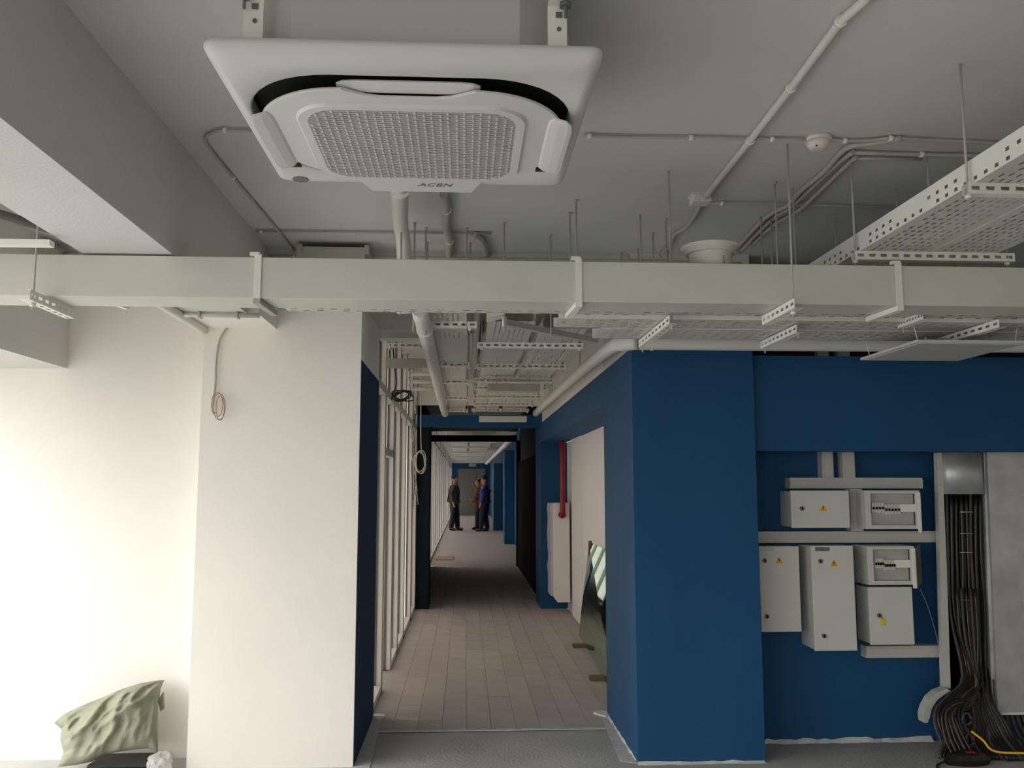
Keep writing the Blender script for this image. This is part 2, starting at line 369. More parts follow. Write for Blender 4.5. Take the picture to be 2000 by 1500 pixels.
# corner order: +x+y, -x+y, -x-y, +x-y ; insert notches on the -x, -y and +x sides
poly += [p for p in q[0:n1]]
poly += [p for p in q[n1:2*n1]]
poly += [(-hx+.03, .052), (-hx+.045, .04), (-hx+.045, -.04), (-hx+.03, -.052)]
poly += [p for p in q[2*n1:3*n1]]
poly += [(-.17, -hy), (-.145, -hy+.014), (-.11, -hy+.034), (-.07, -hy+.042), (.07, -hy+.042), (.11, -hy+.034), (.145, -hy+.014), (.17, -hy)]
poly += [p for p in q[3*n1:4*n1]]
poly += [(hx-.03, -.052), (hx-.045, -.04), (hx-.045, .04), (hx-.03, .052)]
MB().prism(L3(poly, az-.016), (0, 0, .009)).build('inner_panel', M_AC, ac, bevel=.003)
g0y = .052
MB().loft([L3(rr(.318, .285, .11, 10), az-.016, 0, g0y), L3(rr(.312, .279, .105, 10), az-.0235, 0, g0y), L3(rr(.287, .258, .09, 10), az-.0235, 0, g0y), L3(rr(.285, .256, .09, 10), az-.0185, 0, g0y)]).build('grille_surround', M_AC, ac)
gr = MB().loft([L3(rr(.286, .257, .09, 10), az-.0182, 0, g0y), L3(rr(.286, .257, .09, 10), az-.0178, 0, g0y)], True, True).build('intake_grille', M_GREYP, ac)
mb = MB(); nb = 38; mp = MB()
for k in range(nb):
    y = -.257+.514*(k+.5)/nb
    e = max(0, abs(y)-(.257-.09)); xx = .287-.09+math.sqrt(max(0, .09**2-e*e))
    mb.box(ax-xx, ax+xx, ay+g0y+y-.0038, ay+g0y+y+.0038, az-.0235, az-.0182)
    for c in range(14):
        x = -.29+c*.0445+(.012 if k % 2 else -.012)
        if abs(x) < xx-.008: mp.box(ax+x-.0028, ax+x+.0028, ay+g0y+y-.0062, ay+g0y+y+.0062, az-.0255, az-.0225)
mb.build('grille_slats', M_ACG, gr, kind='stuff'); mp.build('grille_bridges', M_AC, gr, kind='stuff')
def louver(cx, cy, ln, wd, ang, tilt, z):
    o = MB(); top = []; n = 6
    prof = [(-wd/2, .0), (-wd/2+.012, -.004), (0, -.006), (wd/2-.01, -.004), (wd/2, 0)]
    Lp = []
    for s, (ta) in ((-1, .0), (-.9, .75), (-.72, 1), (.72, 1), (.9, .75), (1, .0)):
        ring = []
        for p, h in prof: ring.append((s*ln/2, p*(.45+.55*ta), h*ta))
        for p, h in reversed(prof): ring.append((s*ln/2, p*(.45+.55*ta), .004))
        Lp.append(ring)
    rot = Matrix.Rotation(R(ang), 3, 'Z') @ Matrix.Rotation(R(tilt), 3, 'X')
    loops = [[rot @ V(p)+V((ax+cx, ay+cy, z)) for p in ring] for ring in Lp]
    return o.loft(loops, True, True)
louver(0, -.296, .37, .05, 0, -10, az+.001).build('louver', M_AC, ac, smooth=False)
louver(-.408, .03, .40, .075, 90, -16, az-.024).build('louver', M_AC, ac)
louver(.408, .03, .40, .075, 90, 16, az-.024).build('louver', M_AC, ac)
louver(0, .33, .35, .05, 0, 14, az+.004).build('louver', M_AC, ac)
for sx in (-1, 1):
    B(ax+sx*.392-.022, ax+sx*.392+.022, ay+.215, ay+.245, az-.0172, az-.012).build('louver_shade_insert', M_DARK, ac)  # dark insert stands for the shade in the gap at the louver end
MB().lathe((ax-.404, ay+.405, az-.002), [(.026, .0), (.026, .006)], n=20).build('sensor_window', M_GREYP, ac)
MB().prism(L3([(-.21, .335), (.21, .335), (.17, .462), (-.17, .462)], az-.018), (0, 0, .035)).build('control_lip', M_AC, ac, bevel=.006)
tx = bpy.data.curves.new('logo', 'FONT'); tx.body = 'ACBN'; tx.size = .042; tx.extrude = .0008; tx.align_x = 'CENTER'; tx.align_y = 'CENTER'; tx.shear = .3
tmp = bpy.data.objects.new('logo', tx); COL.objects.link(tmp); bpy.context.view_layer.update()
me = bpy.data.meshes.new_from_object(tmp.evaluated_get(bpy.context.evaluated_depsgraph_get())); bpy.data.objects.remove(tmp)
to = bpy.data.objects.new('logo_lettering', me); COL.objects.link(to); me.materials.clear(); me.materials.append(M_GREYP)
to.rotation_euler = (R(180), 0, R(0)); to.parent = ac; to.location = V((ax+.043, ay+.385, az-.0185))-ac.location
for sx in (-1, 1):
    x = ax+sx*.375
    b = B(x-.024, x+.024, ay-.40, ay-.392, az+.04, 2.70).box(x-.024, x+.024, ay-.44, ay-.392, 2.695, 2.70).build('hanger_bracket', M_TRAY, ac)
    B(x-.004, x+.012, ay-.4025, ay-.4, 2.665, 2.68).build('bracket_slot', M_GREYP, b)
    MB().lathe((x+.004, ay-.4025, 2.635), [(.006, 0), (.006, .003)], (0, 1, 0), 10).build('bracket_slot', M_GREYP, b)
    MB().lathe((x-sx*-.018, ay-.42, 2.683), [(.016, 0), (.016, .010)], n=6).build('nut', M_GREYP, b)
    T([(x-sx*-.018, ay-.42, 2.655), (x-sx*-.018, ay-.42, ZC)], .004).build('threaded_rod', M_GREYP, ac)

# ================================================================== VENTILATION DUCT
D0, D1, DZ0, DZ1 = 3.37, 3.56, 2.218, 2.38
XL, XR = -2.3, 5.9
du = thing('air_duct', (1.8, 3.46, DZ0), 'long white rectangular air duct crossing the whole room below the ceiling', 'duct')
B(XL, XR, D0, D1, DZ0, DZ1).build('duct_body', M_PAINT, du, bevel=.003)
cp = aZ(1400, 515, DZ1)
MB().lathe((cp.x, 3.465, DZ1), [(.085, -.005), (.085, .075), (.118, .085), (.12, .09), (.105, .09), (.1, .06)], n=32).build('round_collar', M_PAINT, du)
B(cp.x+.028, cp.x+.031, 3.379, 3.382, DZ1+.0, DZ1+.035).build('collar_seam', M_GREYP, du)
def perf_channel(name, parent, a, ln, axis, hs=.035, side=-1, n=8):
    """C-profile of perforated sheet running from a along axis; open at the back"""
    a = V(a); ax_ = V(axis).normalized(); z = V((0, 0, 1)); d = ax_.cross(z)*side
    mb = MB(); mb.perf(a, ax_*(ln/n), z*hs, n, 1, .5, .3); mb.perf(a, ax_*(ln/n), -d*hs, n, 1, .5, .3)
    mb.add([a+z*hs, a+ax_*ln+z*hs, a+ax_*ln+z*hs-d*.012, a+z*hs-d*.012], [(0,1,2,3)])
    return mb.build(name, M_TRAY, parent)
def hanger_channel(px_a, px_b, rod_top, label, flip):
    a = aZ(*px_a, DZ0-.045); b = aZ(*px_b, DZ0-.045)
    a.y, b.y = 3.25, 3.60; x = a.x
    t = thing('duct_hanger', (x, 3.4, DZ0-.045), label, 'duct hanger')
    perf_channel('channel', t, (x, 3.235, DZ0-.042), .37, (0, 1, 0), .038, flip, 7)
    T([(x+.02*-flip, 3.30, DZ0-.07), (x+.02*-flip, 3.30, ZC)], .004).build('threaded_rod', M_COND, t)
    MB().lathe((x+.02*-flip, 3.30, DZ0-.056), [(.011, 0), (.011, .012)], n=6).build('nut', M_TRAY, t)
hanger_channel((32, 575), (115, 592), None, 'perforated hanger channel at the far left end of the white duct', 1)
hanger_channel((1575, 590), (1513, 608), None, 'bright perforated hanger channel under the duct, below the big cable tray end', -1)
def zclamp(px, label):
    p = aY(px, 560, D0); x = p.x; y = D0-.004
    t = thing('duct_clamp', (x, y, DZ0-.02), label, 'duct clamp')
    B(x-.013, x+.013, y-.003, y+.002, DZ0-.012, DZ1+.012).build('strap', M_TRAY, t)
    B(x-.03, x+.006, y-.012, y+.01, DZ1+.004, DZ1+.016).build('bolt', M_TRAY, t)
    sg = 1 if x < -.2 else -1
    MB().obox((x, y-.005, DZ0-.012), (x+sg*.015, D1+.05, DZ0-.012), (.026, 0, 0), (0, 0, .02)).build('foot', M_TRAY if sg < 0 else M_COND, t)
zclamp(503, 'white strap clamp on the duct front above the white pillar')
zclamp(1130, 'white strap clamp on the duct front, left of the round collar')
zclamp(1755, 'white strap clamp on the duct front below the big perforated tray')

# ================================================================== CABLE TRAYS
def tray(name, x0, x1, y0, y1, z0, hgt, label, cell=.05, nx=None, cat='cable tray', m=None, sides=True):
    m = m or M_TRAY
    ww, ln = x1-x0, y1-y0
    t = thing(name, ((x0+x1)/2, (y0+y1)/2, z0), label, cat)
    nu = max(2, int(ln/cell)); nv = nx or max(3, int(ww/.028))
    MB().perf((x0, y0, z0), (0, ln/nu, 0), (ww/nv, 0, 0), nu, nv, .55, .30, True, lambda i, j: (i*7+j*3) % 11 == 0 or j in (0, nv-1)).build('base_sheet', M_PAINT, t)  # same paint as the sides, darker colour stands for underside shade
    for x, s in ((x0, 1), (x1, -1)):
        mb = MB(); n2 = max(2, int(ln/.055))
        mb.perf((x, y0, z0), (0, ln/n2, 0), (0, 0, hgt*.36), n2, 1, .34, .42, skip=lambda i, j: i % 9 == 8)
        mb.perf((x, y0, z0+hgt*.36), (0, ln/n2, 0), (0, 0, hgt*.36), n2, 1, .34, .42, skip=lambda i, j: i % 8 > 3)
        mb.perf((x, y0, z0+hgt*.72), (0, ln/n2, 0), (0, 0, hgt*.28), n2, 1, .3, .4, skip=lambda i, j: True)
        mb.add([(x, y0, z0+hgt), (x, y1, z0+hgt), (x+s*.012, y1, z0+hgt), (x+s*.012, y0, z0+hgt)], [(0,1,2,3)])
        mb.build('side_sheet', m, t)
    return t
tray('cable_tray', 1.597, 1.885, .9, 4.9, 2.45, .08, 'big perforated cable tray running over the duct, left of the pair')
tray('cable_tray', 1.893, 2.175, .9, 4.9, 2.45, .08, 'perforated cable tray at the top right, right one of the pair')
def trapeze(name, x0, x1, y, z, label, rods, cat='tray support', h=.035, m=None):
    t = thing(name, ((x0+x1)/2, y, z-h), label, cat, None)
    n = max(4, int((x1-x0)/.045)); mb = MB()
    mb.perf((x0, y, z-h), ((x1-x0)/n, 0, 0), (0, 0, h), n, 1, .55, .35)
    mb.add([(x0, y, z-h), (x1, y, z-h), (x1, y+h, z-h), (x0, y+h, z-h), (x0, y, z), (x1, y, z), (x1, y+h, z), (x0, y+h, z)], [(3,2,1,0), (4,5,6,7), (2,3,7,6)])
    mb.build('channel', m or M_TRAY, t)
    for x in rods:
        T([(x, y+.016, z-h-.02), (x, y+.016, ZC)], .0045, 6).build('threaded_rod', M_COND, t)
        MB().lathe((x, y+.016, z-h-.012), [(.011, 0), (.011, .012)], n=6).build('nut', M_TRAY, t)
trapeze('tray_support', 1.575, 2.245, 3.41, 2.45, 'perforated cross channel with rods under the big tray, just above the duct', (1.583, 2.22))
trapeze('tray_support', 1.575, 2.245, 2.60, 2.45, 'perforated cross channel with rods under the big tray, nearest the camera at the frame edge', (1.583, 2.22))
# X-running trays behind the duct
def xtray(name, x0, x1, y0, y1, z0, hgt, label):
    t = thing(name, ((x0+x1)/2, (y0+y1)/2, z0), label, 'cable tray')
    ln, ww = x1-x0, y1-y0; nu = int(ln/.055); nv = max(3, int(ww/.03))
    MB().perf((x0, y0, z0), (ln/nu, 0, 0), (0, ww/nv, 0), nu, nv, .5, .34, True, lambda i, j: (i*5+j*3) % 7 < 2).build('base_sheet', M_PAINT, t)  # underside shade put into a darker colour than the side sheets
    n2 = int(ln/.082)
    for y in (y0, y1): MB().perf((x0, y, z0), (ln/n2, 0, 0), (0, 0, hgt), n2, 1, .3, .22).build('side_sheet', M_TRAY, t)
xtray('cable_tray', -.75, 5.8, 3.60, 3.70, 2.235, .03, 'narrow perforated tray close behind the lower edge of the duct')
xtray('cable_tray', .40, 5.8, 3.735, 3.95, 2.222, .045, 'perforated tray with a row of slots behind the duct, crossing to the right')
xtray('cable_tray', .62, 5.8, 3.97, 4.24, 2.222, .05, 'farthest of the crossing perforated trays, above the blue block')
def ysupport(pa, pb, label, y0, y1, rods=(0, 1), z=2.18):
    a = aZ(*pa, z+.02); x = a.x
    t = thing('tray_support', (x, (y0+y1)/2, 2.165), label, 'tray support')
    perf_channel('channel', t, (x, y0, z), y1-y0, (0, 1, 0), .035, -1, 9)
    for y in [(y0+.02, y1-.02)[k] for k in rods]: T([(x+.015, y, z-.025), (x+.015, y, ZC)], .004, 6).build('threaded_rod', M_COND, t)
ysupport((1310, 620), (1250, 668), 'short bright channel under the crossing trays above the blue block edge', 3.6, 4.26)
ysupport((1545, 645), (1490, 670), 'short channel under the crossing trays above the dark gap', 3.78, 4.26)
ysupport((1840, 600), (1795, 620), 'small bright channel under the duct near the square light', 3.58, 3.80, (1,), 2.205)
ysupport((1950, 630), (1845, 660), 'channel under the crossing trays right over the square light', 3.61, 4.12, (1,))
# corridor trays
ta = tray('corridor_tray', -.195, .0, 4.3, 10.4, 2.40, .06, 'narrow perforated tray along the left of the corridor ceiling', .06, 7)
tb = tray('corridor_tray', .125, .385, 4.75, 10.4, 2.40, .06, 'perforated tray along the middle of the corridor ceiling', .06, 9)
tc_ = tray('corridor_tray', .44, .70, 4.95, 10.4, 2.40, .06, 'perforated tray along the right of the corridor ceiling', .06, 9)
ords = ['nearest', 'second nearest', 'third from the front', 'fourth from the front', 'farthest']
for y, o in zip((4.77, 6.36, 7.43, 8.83, 10.3), ords):
    trapeze('tray_support', -.225, .06 if y < 5 else .03, y, 2.40, 'cross channel under the narrow left corridor tray, %s' % o, (-.215, .022), m=M_TRAY)
ords = ['nearest', 'second nearest', 'third from the front', 'fourth from the front', 'fifth from the front', 'sixth from the front', 'farthest']
for y, o in zip((5.47, 6.44, 7.3, 7.9, 8.65, 9.45, 10.2), ords):
    trapeze('tray_support', .07, .74, y, 2.40, 'long cross channel under the two right corridor trays, %s' % o, (.10, .72))
# slanted strut and box at the mouth
a, b = aZ(985, 630, 2.33), aZ(1165, 666, 2.33)
t = thing('strut', (a+b)/2, 'slanted grey strut channel at the corridor mouth', 'strut')
MB().obox(a, b, (.02, -.03, 0), (0, 0, .03)).build('channel', M_COND, t)
MB().lathe(a+V((0, 0, -.02)), [(.012, 0), (.012, .05)], n=8).build('bolt', M_TRAY, t)
a = aY(970, 618, 4.6)
t = thing('tray_end_box', (a.x, 4.66, 2.37), 'bright white angled end piece at the start of the middle corridor tray', 'tray end')
MB().prism([(a.x-.05, 4.6, 2.39), (a.x-.005, 4.6, 2.40), (a.x+.035, 4.6, 2.41), (a.x+.035, 4.6, 2.52), (a.x-.05, 4.6, 2.52)], (0, .14, 0)).build('end_plate', M_WALL, t)
a = aX(100, 476, -1.475)
t = thing('strut', (-1.9, a.y, a.z), 'white strut bar between the left lintel and the big ceiling beam', 'strut')
MB().obox((-2.31, a.y, a.z), (-1.472, a.y, a.z), (0, .04, 0), (0, 0, .02)).build('bar', M_WALL, t)
a = aY(57, 490, 4.75)
t = thing('wall_box', (a.x, 4.9, a.z-.1), 'shadowed grey box above the duct at the far left', 'box')
B(a.x-.11, a.x+.1, 4.75, 5.2, a.z-.16, a.z+.03).build('case', M_COND, t)
MB().lathe((a.x+.1, 4.95, a.z), [(.05, 0), (.05, .08)], (1, 0, 0), 14).build('spigot', M_COND, t)
b_ = aX(40, 435, -2.2)
t = thing('hose', b_, 'grey hose hanging under the ceiling at the left frame edge', 'hose')
T([(-2.28, b_.y-.5, 2.72), (-2.22, b_.y-.2, 2.78), (-2.15, b_.y, 2.79), (-2.05, b_.y+.3, 2.80), (-1.9, b_.y+.8, 2.80)], .022, 8, 4).build('tube', M_GREYP, t)
# ================================================================== PIPES, CONDUITS
def clip(parent, p, d, r):
    d = V(d).normalized(); MB().lathe(V(p)-d*.008, [(r, 0), (r, .016)], d, 12).build('clip', M_TRAY, parent)
def conduit(name, pts, r, label, cat, m, clips=(), sub=5, n=8):
    pts = [V(p) for p in pts]
    c = sum(pts, V((0, 0, 0)))/len(pts)
    t = thing(name, c, label, cat)
    T(pts, r, n, sub).build('tube', m, t)
    if name == 'corridor_pipe' or label.startswith('pale pipe') or label.startswith('grey pipe'):
        for p_ in pts[1:-1]: T([p_, (p_.x, p_.y, ZC)], .004, 6).build('hanger_rod', M_COND, t)
    for k in clips:
        i = int(k); f = k-i; p = pts[i].lerp(pts[min(i+1, len(pts)-1)], f); d = pts[min(i+1, len(pts)-1)]-pts[i]
        clip(t, p, d, r+.004)
    return t
zc = lambda r: ZC-r-.006
P = lambda l, z: [aZ(x, y, z) for x, y in l]
conduit('conduit', P([(1740, -70), (1690, 0), (1642, 42), (1545, 172), (1465, 275), (1372, 393)], zc(.014)), .014, 'straight white conduit running diagonally across the ceiling to the small box', 'conduit', M_PIPE, (2, 3, 4), sub=1)
conduit('conduit', P([(1368, 400), (1358, 420), (1340, 444), (1318, 458), (1308, 480), (1290, 497)], zc(.011)), .011, 'wavy conduit tail between the small ceiling box and the duct', 'conduit', M_COND)
jb = aZ(1368, 398, ZC-.04)
t = thing('junction_box', (jb.x, jb.y, ZC-.04), 'small white junction box on the ceiling at the end of the diagonal conduit', 'junction box')
B(jb.x-.042, jb.x+.042, jb.y-.04, jb.y+.04, ZC-.04, ZC-.006).build('box', M_PIPE, t, bevel=.004); B(jb.x-.045, jb.x+.045, jb.y-.043, jb.y+.043, ZC-.006, ZC).build('lid', M_PIPE, t)
conduit('corrugated_conduit', P([(1140, 265), (1250, 268), (1350, 269), (1460, 271), (1580, 273)], zc(.0065)), .0065, 'thin corrugated conduit from the air conditioner to the smoke detector', 'conduit', M_COND, (.1, 2, 3.4))
conduit('corrugated_conduit', P([(1610, 272), (1650, 275), (1700, 274), (1740, 270), (1800, 273), (1960, 280), (2050, 284)], zc(.0065)), .0065, 'thin corrugated conduit right of the smoke detector', 'conduit', M_COND, (1, 3))
conduit('corrugated_conduit', P([(760, 255), (490, 256), (440, 254), (415, 259), (400, 272), (412, 294), (455, 347), (500, 400), (540, 447), (582, 500)], zc(.0065)), .0065, 'thin corrugated conduit bending down the ceiling left of the air conditioner', 'conduit', M_COND, (2, 6))
conduit('conduit', P([(1760, 270), (1700, 280), (1652, 290), (1610, 335), (1565, 372), (1540, 400), (1510, 415), (1480, 440), (1435, 488)], ZC-.014), .012, 'upper conduit of the bundle bending down toward the round collar', 'conduit', M_COND, n=8)
conduit('conduit', P([(1665, 297), (1640, 316), (1590, 362), (1545, 404), (1512, 425), (1480, 455), (1445, 492)], ZC-.014), .011, 'middle conduit of the bundle bending down toward the round collar', 'conduit', M_COND)
conduit('conduit', P([(1672, 306), (1640, 336), (1590, 384), (1555, 415), (1510, 440), (1470, 478)], ZC-.014), .011, 'lower conduit of the bundle bending down toward the round collar', 'conduit', M_COND)
conduit('conduit', P([(1668, 298), (1800, 302), (2040, 306)], zc(.008)), .008, 'thin ceiling conduit running right from the bundle top, upper one', 'conduit', M_COND, (1,), sub=2)
conduit('conduit', P([(1672, 309), (1800, 311)], zc(.007)), .007, 'short thin ceiling conduit just under the upper one', 'conduit', M_COND, sub=0)
conduit('conduit', P([(1388, 397), (1500, 398), (1760, 406)], zc(.0065)), .0065, 'thin ceiling conduit running right from the small junction box', 'conduit', M_COND, (.2,), sub=2)
conduit('conduit', P([(500, 452), (700, 454), (960, 456)], zc(.0065)), .0065, 'long thin ceiling conduit crossing behind the drain pipe', 'conduit', M_COND, (.05,), sub=2)
conduit('conduit', [(-1.12, 4.955, 2.80), (-.4, 4.955, 2.803), (.9, 4.955, 2.80), (1.6, 4.94, 2.79)], .009, 'thin conduit along the top of the far wall above the duct', 'conduit', M_COND, (.2,), sub=3)
t = conduit('drain_pipe', [(-.205, 2.93, 2.60), (-.232, 3.0, 2.63), (-.30, 3.9, 2.70), (-.31, 4.25, 2.69), (-.31, 4.32, 2.5), (-.31, 4.36, 2.36)], .036, 'thick white drain pipe leaving the back of the air conditioner', 'pipe', M_PIPE, sub=3, n=14)
MB().lathe((-.258, 3.33, 2.652), [(.041, 0), (.041, .02)], (-.07, .9, .07), 18).build('pipe_clamp', M_TRAY, t)
T([(-.258, 3.33, 2.66), (-.258, 3.33, ZC)], .004).build('threaded_rod', M_COND, t)
conduit('insulated_pipe', P([(866, 380), (872, 410), (870, 440), (878, 470), (876, 500), (872, 520)], ZC-.03), .02, 'grey taped pipe hanging behind the air conditioner, left of the curved hose', 'pipe', M_COND, (1, 3), n=10)
conduit('hose', P([(925, 458), (940, 468), (948, 490), (950, 530)], ZC-.02), .017, 'curved grey hose coming down behind the duct', 'hose', M_COND)
conduit('corridor_pipe', [(-.222, 4.15, 2.345), (-.226, 5.3, 2.35), (-.232, 7.2, 2.352), (-.238, 9.2, 2.35), (-.24, 10.5, 2.36)], .042, 'long wavy white pipe along the left tray of the corridor', 'pipe', M_PIPE, (.5, 1.2, 2.1, 2.6), n=12)
conduit('corridor_pipe', [(3.9, 4.82, 2.305), (2.6, 4.84, 2.305), (1.15, 4.85, 2.305), (.98, 4.86, 2.307), (.90, 4.95, 2.312), (.865, 5.15, 2.322), (.855, 6.5, 2.345), (.845, 8.5, 2.36), (.84, 10.4, 2.365)], .043, 'white pipe with an elbow turning into the corridor over the blue wall', 'pipe', M_PIPE, (2.6,), n=14, sub=4)
RODS = [((785, 380), 'thin white threaded rod right beside the thick drain pipe', 4.0), ((810, 435), 'threaded rod behind the duct, first short one right of the drain pipe', 4.44), ((832, 445), 'threaded rod behind the duct, second short one right of the drain pipe', 4.5),
        ((912, 445), 'threaded rod behind the duct beside the curved hose', 4.5), ((985, 434), 'threaded rod with a bent top behind the duct, right of the curved hose', 4.4), ((1075, 458), 'short faint threaded rod behind the duct between the hose and the strap clamp', 4.63),
        ((1113, 415), 'threaded rod behind the duct, left of the close pair by the strap clamp', 4.22), ((1125, 390), 'taller threaded rod behind the duct, right of the close pair by the strap clamp', 4.02), ((1275, 455), 'short threaded rod behind the duct below the wavy conduit', 4.55),
        ((1300, 427), 'threaded rod behind the duct crossing the wavy conduit tail', 4.3), ((1505, 420), 'threaded rod behind the conduit bundle, thinner left one', 4.2), ((1513, 355), 'tall threaded rod in front of the conduit bundle', 3.73), ((1630, 420), 'faint threaded rod in the dark right of the conduit bundle', 4.2), ((1810, 300), 'faint threaded rod in the dark behind the big perforated tray', 3.4)]
for (px, lab, Y) in RODS:
    p = aZ(*px, ZC); t = thing('threaded_rod', (p.x, p.y, 2.28 if p.y > 3.6 else 2.56), lab, 'threaded rod')
    T([(p.x, p.y, 2.28 if p.y > 3.6 else 2.56), (p.x, p.y, ZC)], .0042, 6).build('rod', M_COND, t); MB().lathe((p.x, p.y, ZC-.012), [(.009, 0), (.009, .012)], n=6).build('anchor_nut', M_COND, t)
# smoke detector
p = aZ(1598, 278, ZC-.02)
t = thing('smoke_detector', (p.x, p.y, ZC-.05), 'round pinkish white smoke detector on the ceiling between the conduits', 'smoke detector')
MB().lathe((p.x, p.y, ZC-.018), [(.052, 0), (.052, .018)], n=24).build('base', M_DETECT, t)
MB().lathe((p.x, p.y, ZC-.05), [(.018, 0), (.034, .004), (.042, .016), (.046, .032)], n=24).build('head', M_DETECT, t)
MB().lathe((p.x-.02, p.y-.03, ZC-.048), [(.004, 0), (.004, .004)], n=8).build('indicator', M_RED, t)
# wall box above the duct and box under it
a = aY(582, 487, 4.9); b = aY(720, 520, 4.9)
t = thing('wall_box', ((a.x+b.x)/2, 4.85, b.z), 'grey shallow box on brackets high on the wall above the duct', 'box')
B(a.x+.01, b.x-.01, 4.80, 4.955, b.z-.1, a.z-.01).build('case', M_COND, t)
for x in (a.x+.03, b.x): B(x-.012, x+.012, 4.79, 4.955, a.z-.05, a.z).build('bracket', M_COND, t)
t = thing('wall_unit', (-1.25, 4.8, 2.33), 'white shallow box fixed high on the white pillar under the duct', 'box')
B(-1.47, -1.07, 4.55, 4.98, 2.385, 2.60).build('case', M_WALL, t)
T([(-1.50, 4.5, 2.372), (-1.40, 4.52, 2.372), (-1.06, 4.52, 2.372)], .012, 8).build('conduit', M_PIPE, t)
for x in (-1.36, -1.17): B(x-.006, x+.006, 4.49, 4.55, 2.357, 2.387).build('clip', M_COND, t)
conduit('pipe', P([(310, 590), (335, 606), (365, 624), (400, 645)], 2.37), .024, 'white slanted pipe running to the top left corner of the white pillar', 'pipe', M_PIPE, sub=3)
# ---- cable hanging on the white pillar
q = lambda l, Y=4.965: [aY(x, y, Y) for x, y in l]
t = thing('hanging_cable', q([(427, 720)])[0], 'grey cable hanging down the white pillar ending in a coil of tan wires', 'cable')
T(q([(520, 634), (488, 634), (456, 633)], 4.97)+q([(440, 645), (428, 668), (422, 710), (421, 745), (418, 775), (415, 800), (420, 808)], 4.96), .006, 6, 4).build('cable', M_COND, t)
for (cx, cy, rx, rz, dy, m_) in ((424, 790, 11, 24, -.012, M_TAN), (428, 794, 12, 26, -.02, M_TAN), (430, 797, 8, 24, -.03, M_CARD)):
    T(q([(cx+rx*math.sin(k*.5236), cy-rz*math.cos(k*.5236)) for k in range(13)], 4.955+dy), .0022, 6, 3).build('wire_loop', m_, t)
# ================================================================== SQUARE PANEL LIGHT
cs = [aZ(1685, 706, 2.14), aZ(1765, 674, 2.14), aZ(1958, 678, 2.14), aZ(1872, 711, 2.14)]
x0, x1 = (cs[0].x+cs[1].x)/2, (cs[2].x+cs[3].x)/2; y0, y1 = 3.80, 4.37
t = thing('panel_light', ((x0+x1)/2, (y0+y1)/2, 2.13), 'flat square unlit panel light hanging by wires before the blue wall', 'light')
B(x0, x1, y0, y1, 2.142, 2.155).build('panel', M_PAINT, t, bevel=.003)
B(x0+.02, x1-.02, y0+.02, y1-.02, 2.139, 2.142).build('diffuser', M_TRUNK, t)
MB().lathe(((x0+x1)/2-.05, (y0+y1)/2, 2.155), [(.07, 0), (.075, .02), (.05, .045), (.02, .05)], n=18).build('driver', M_COND, t)
T([((x0+x1)/2+.07*math.cos(k*.6), (y0+y1)/2-.03+.06*math.sin(k*.6), 2.165+.003*k) for k in range(16)], .007, 6, 3).build('power_lead', M_COND, t)
for (u, v) in ((.06, .08), (.94, .08), (.06, .92), (.94, .92)):
    x, y = x0+(x1-x0)*u, y0+(y1-y0)*v; T([(x, y, 2.155), (x+.04*(u-.5), y, 2.23)], .0022, 5).build('suspension_wire', M_TRAY, t)
# corridor linear lights
for (pa, pb, z, lab, m_) in (((952, 757), (1055, 757), 2.30, 'grey flat linear fitting under the corridor trays', M_COND), ((936, 818), (1029, 818), 2.25, 'white linear light hanging before the far blue header', M_PAINT)):
    a, b = aZ(*pa, z), aZ(*pb, z)
    t = thing('linear_light', ((a.x+b.x)/2, a.y, z-.03), lab, 'light')
    B(a.x, b.x, a.y-.03, a.y+.09, z-.03, z+.03).build('housing', m_, t, bevel=.004)
    for x in (a.x+.08, b.x-.08): T([(x, a.y+.03, z+.03), (x, a.y+.03, ZC)], .003, 5).build('suspension_wire', M_COND, t)
# cross conduits over the partition, corridor mouth details
for k, (y, z, lab) in enumerate(((8.9, 2.63, 'upper'), (8.95, 2.56, 'middle'), (9.0, 2.49, 'lower'))):
    t = thing('cross_conduit', (-.45, y, z), 'white conduit crossing over the partition head, %s of three' % lab, 'conduit')
    T([(-.58, y, z), (-.25, y, z)], .02, 8).build('tube', M_PIPE, t); B(-.59, -.57, y-.03, y+.03, z-.03, z+.03).build('clip', M_TRAY, t)
trapeze('tray_support', -.59, -.2, 6.5, 2.56, 'perforated channel high over the partition beside the wavy pipe', (-.56,))
t = thing('cross_beam', (-.42, 6.9, 2.38), 'grey cross bar between the partition and the wavy pipe', 'bar')
MB().obox((-.6, 6.6, 2.42), (-.24, 6.6, 2.42), (0, .06, 0), (0, 0, .07)).build('bar', M_COND, t)
a = aZ(230, 594, 2.25)
t = thing('strut', a, 'short white strut end sticking out below the duct left of the pillar', 'strut')
MB().obox(aZ(214, 588, 2.25), aZ(248, 600, 2.25), (.02, 0, 0), (0, 0, .02)).build('bar', M_WALL, t)
conduit('hose', [(.06, 4.5, 2.62), (.062, 5.0, 2.48), (.065, 5.8, 2.46), (.07, 6.6, 2.47), (.075, 7.4, 2.53), (.08, 8.2, 2.56)], .022, 'greyish hose sagging in the gap between the corridor trays', 'hose', M_COND, (1.5,))
conduit('hose', [(.10, 5.3, 2.66), (.105, 5.7, 2.55), (.10, 6.3, 2.5), (.095, 7.0, 2.54), (.1, 7.6, 2.66)], .014, 'thin dark hose looping in the gap between the corridor trays', 'hose', M_GREYP)
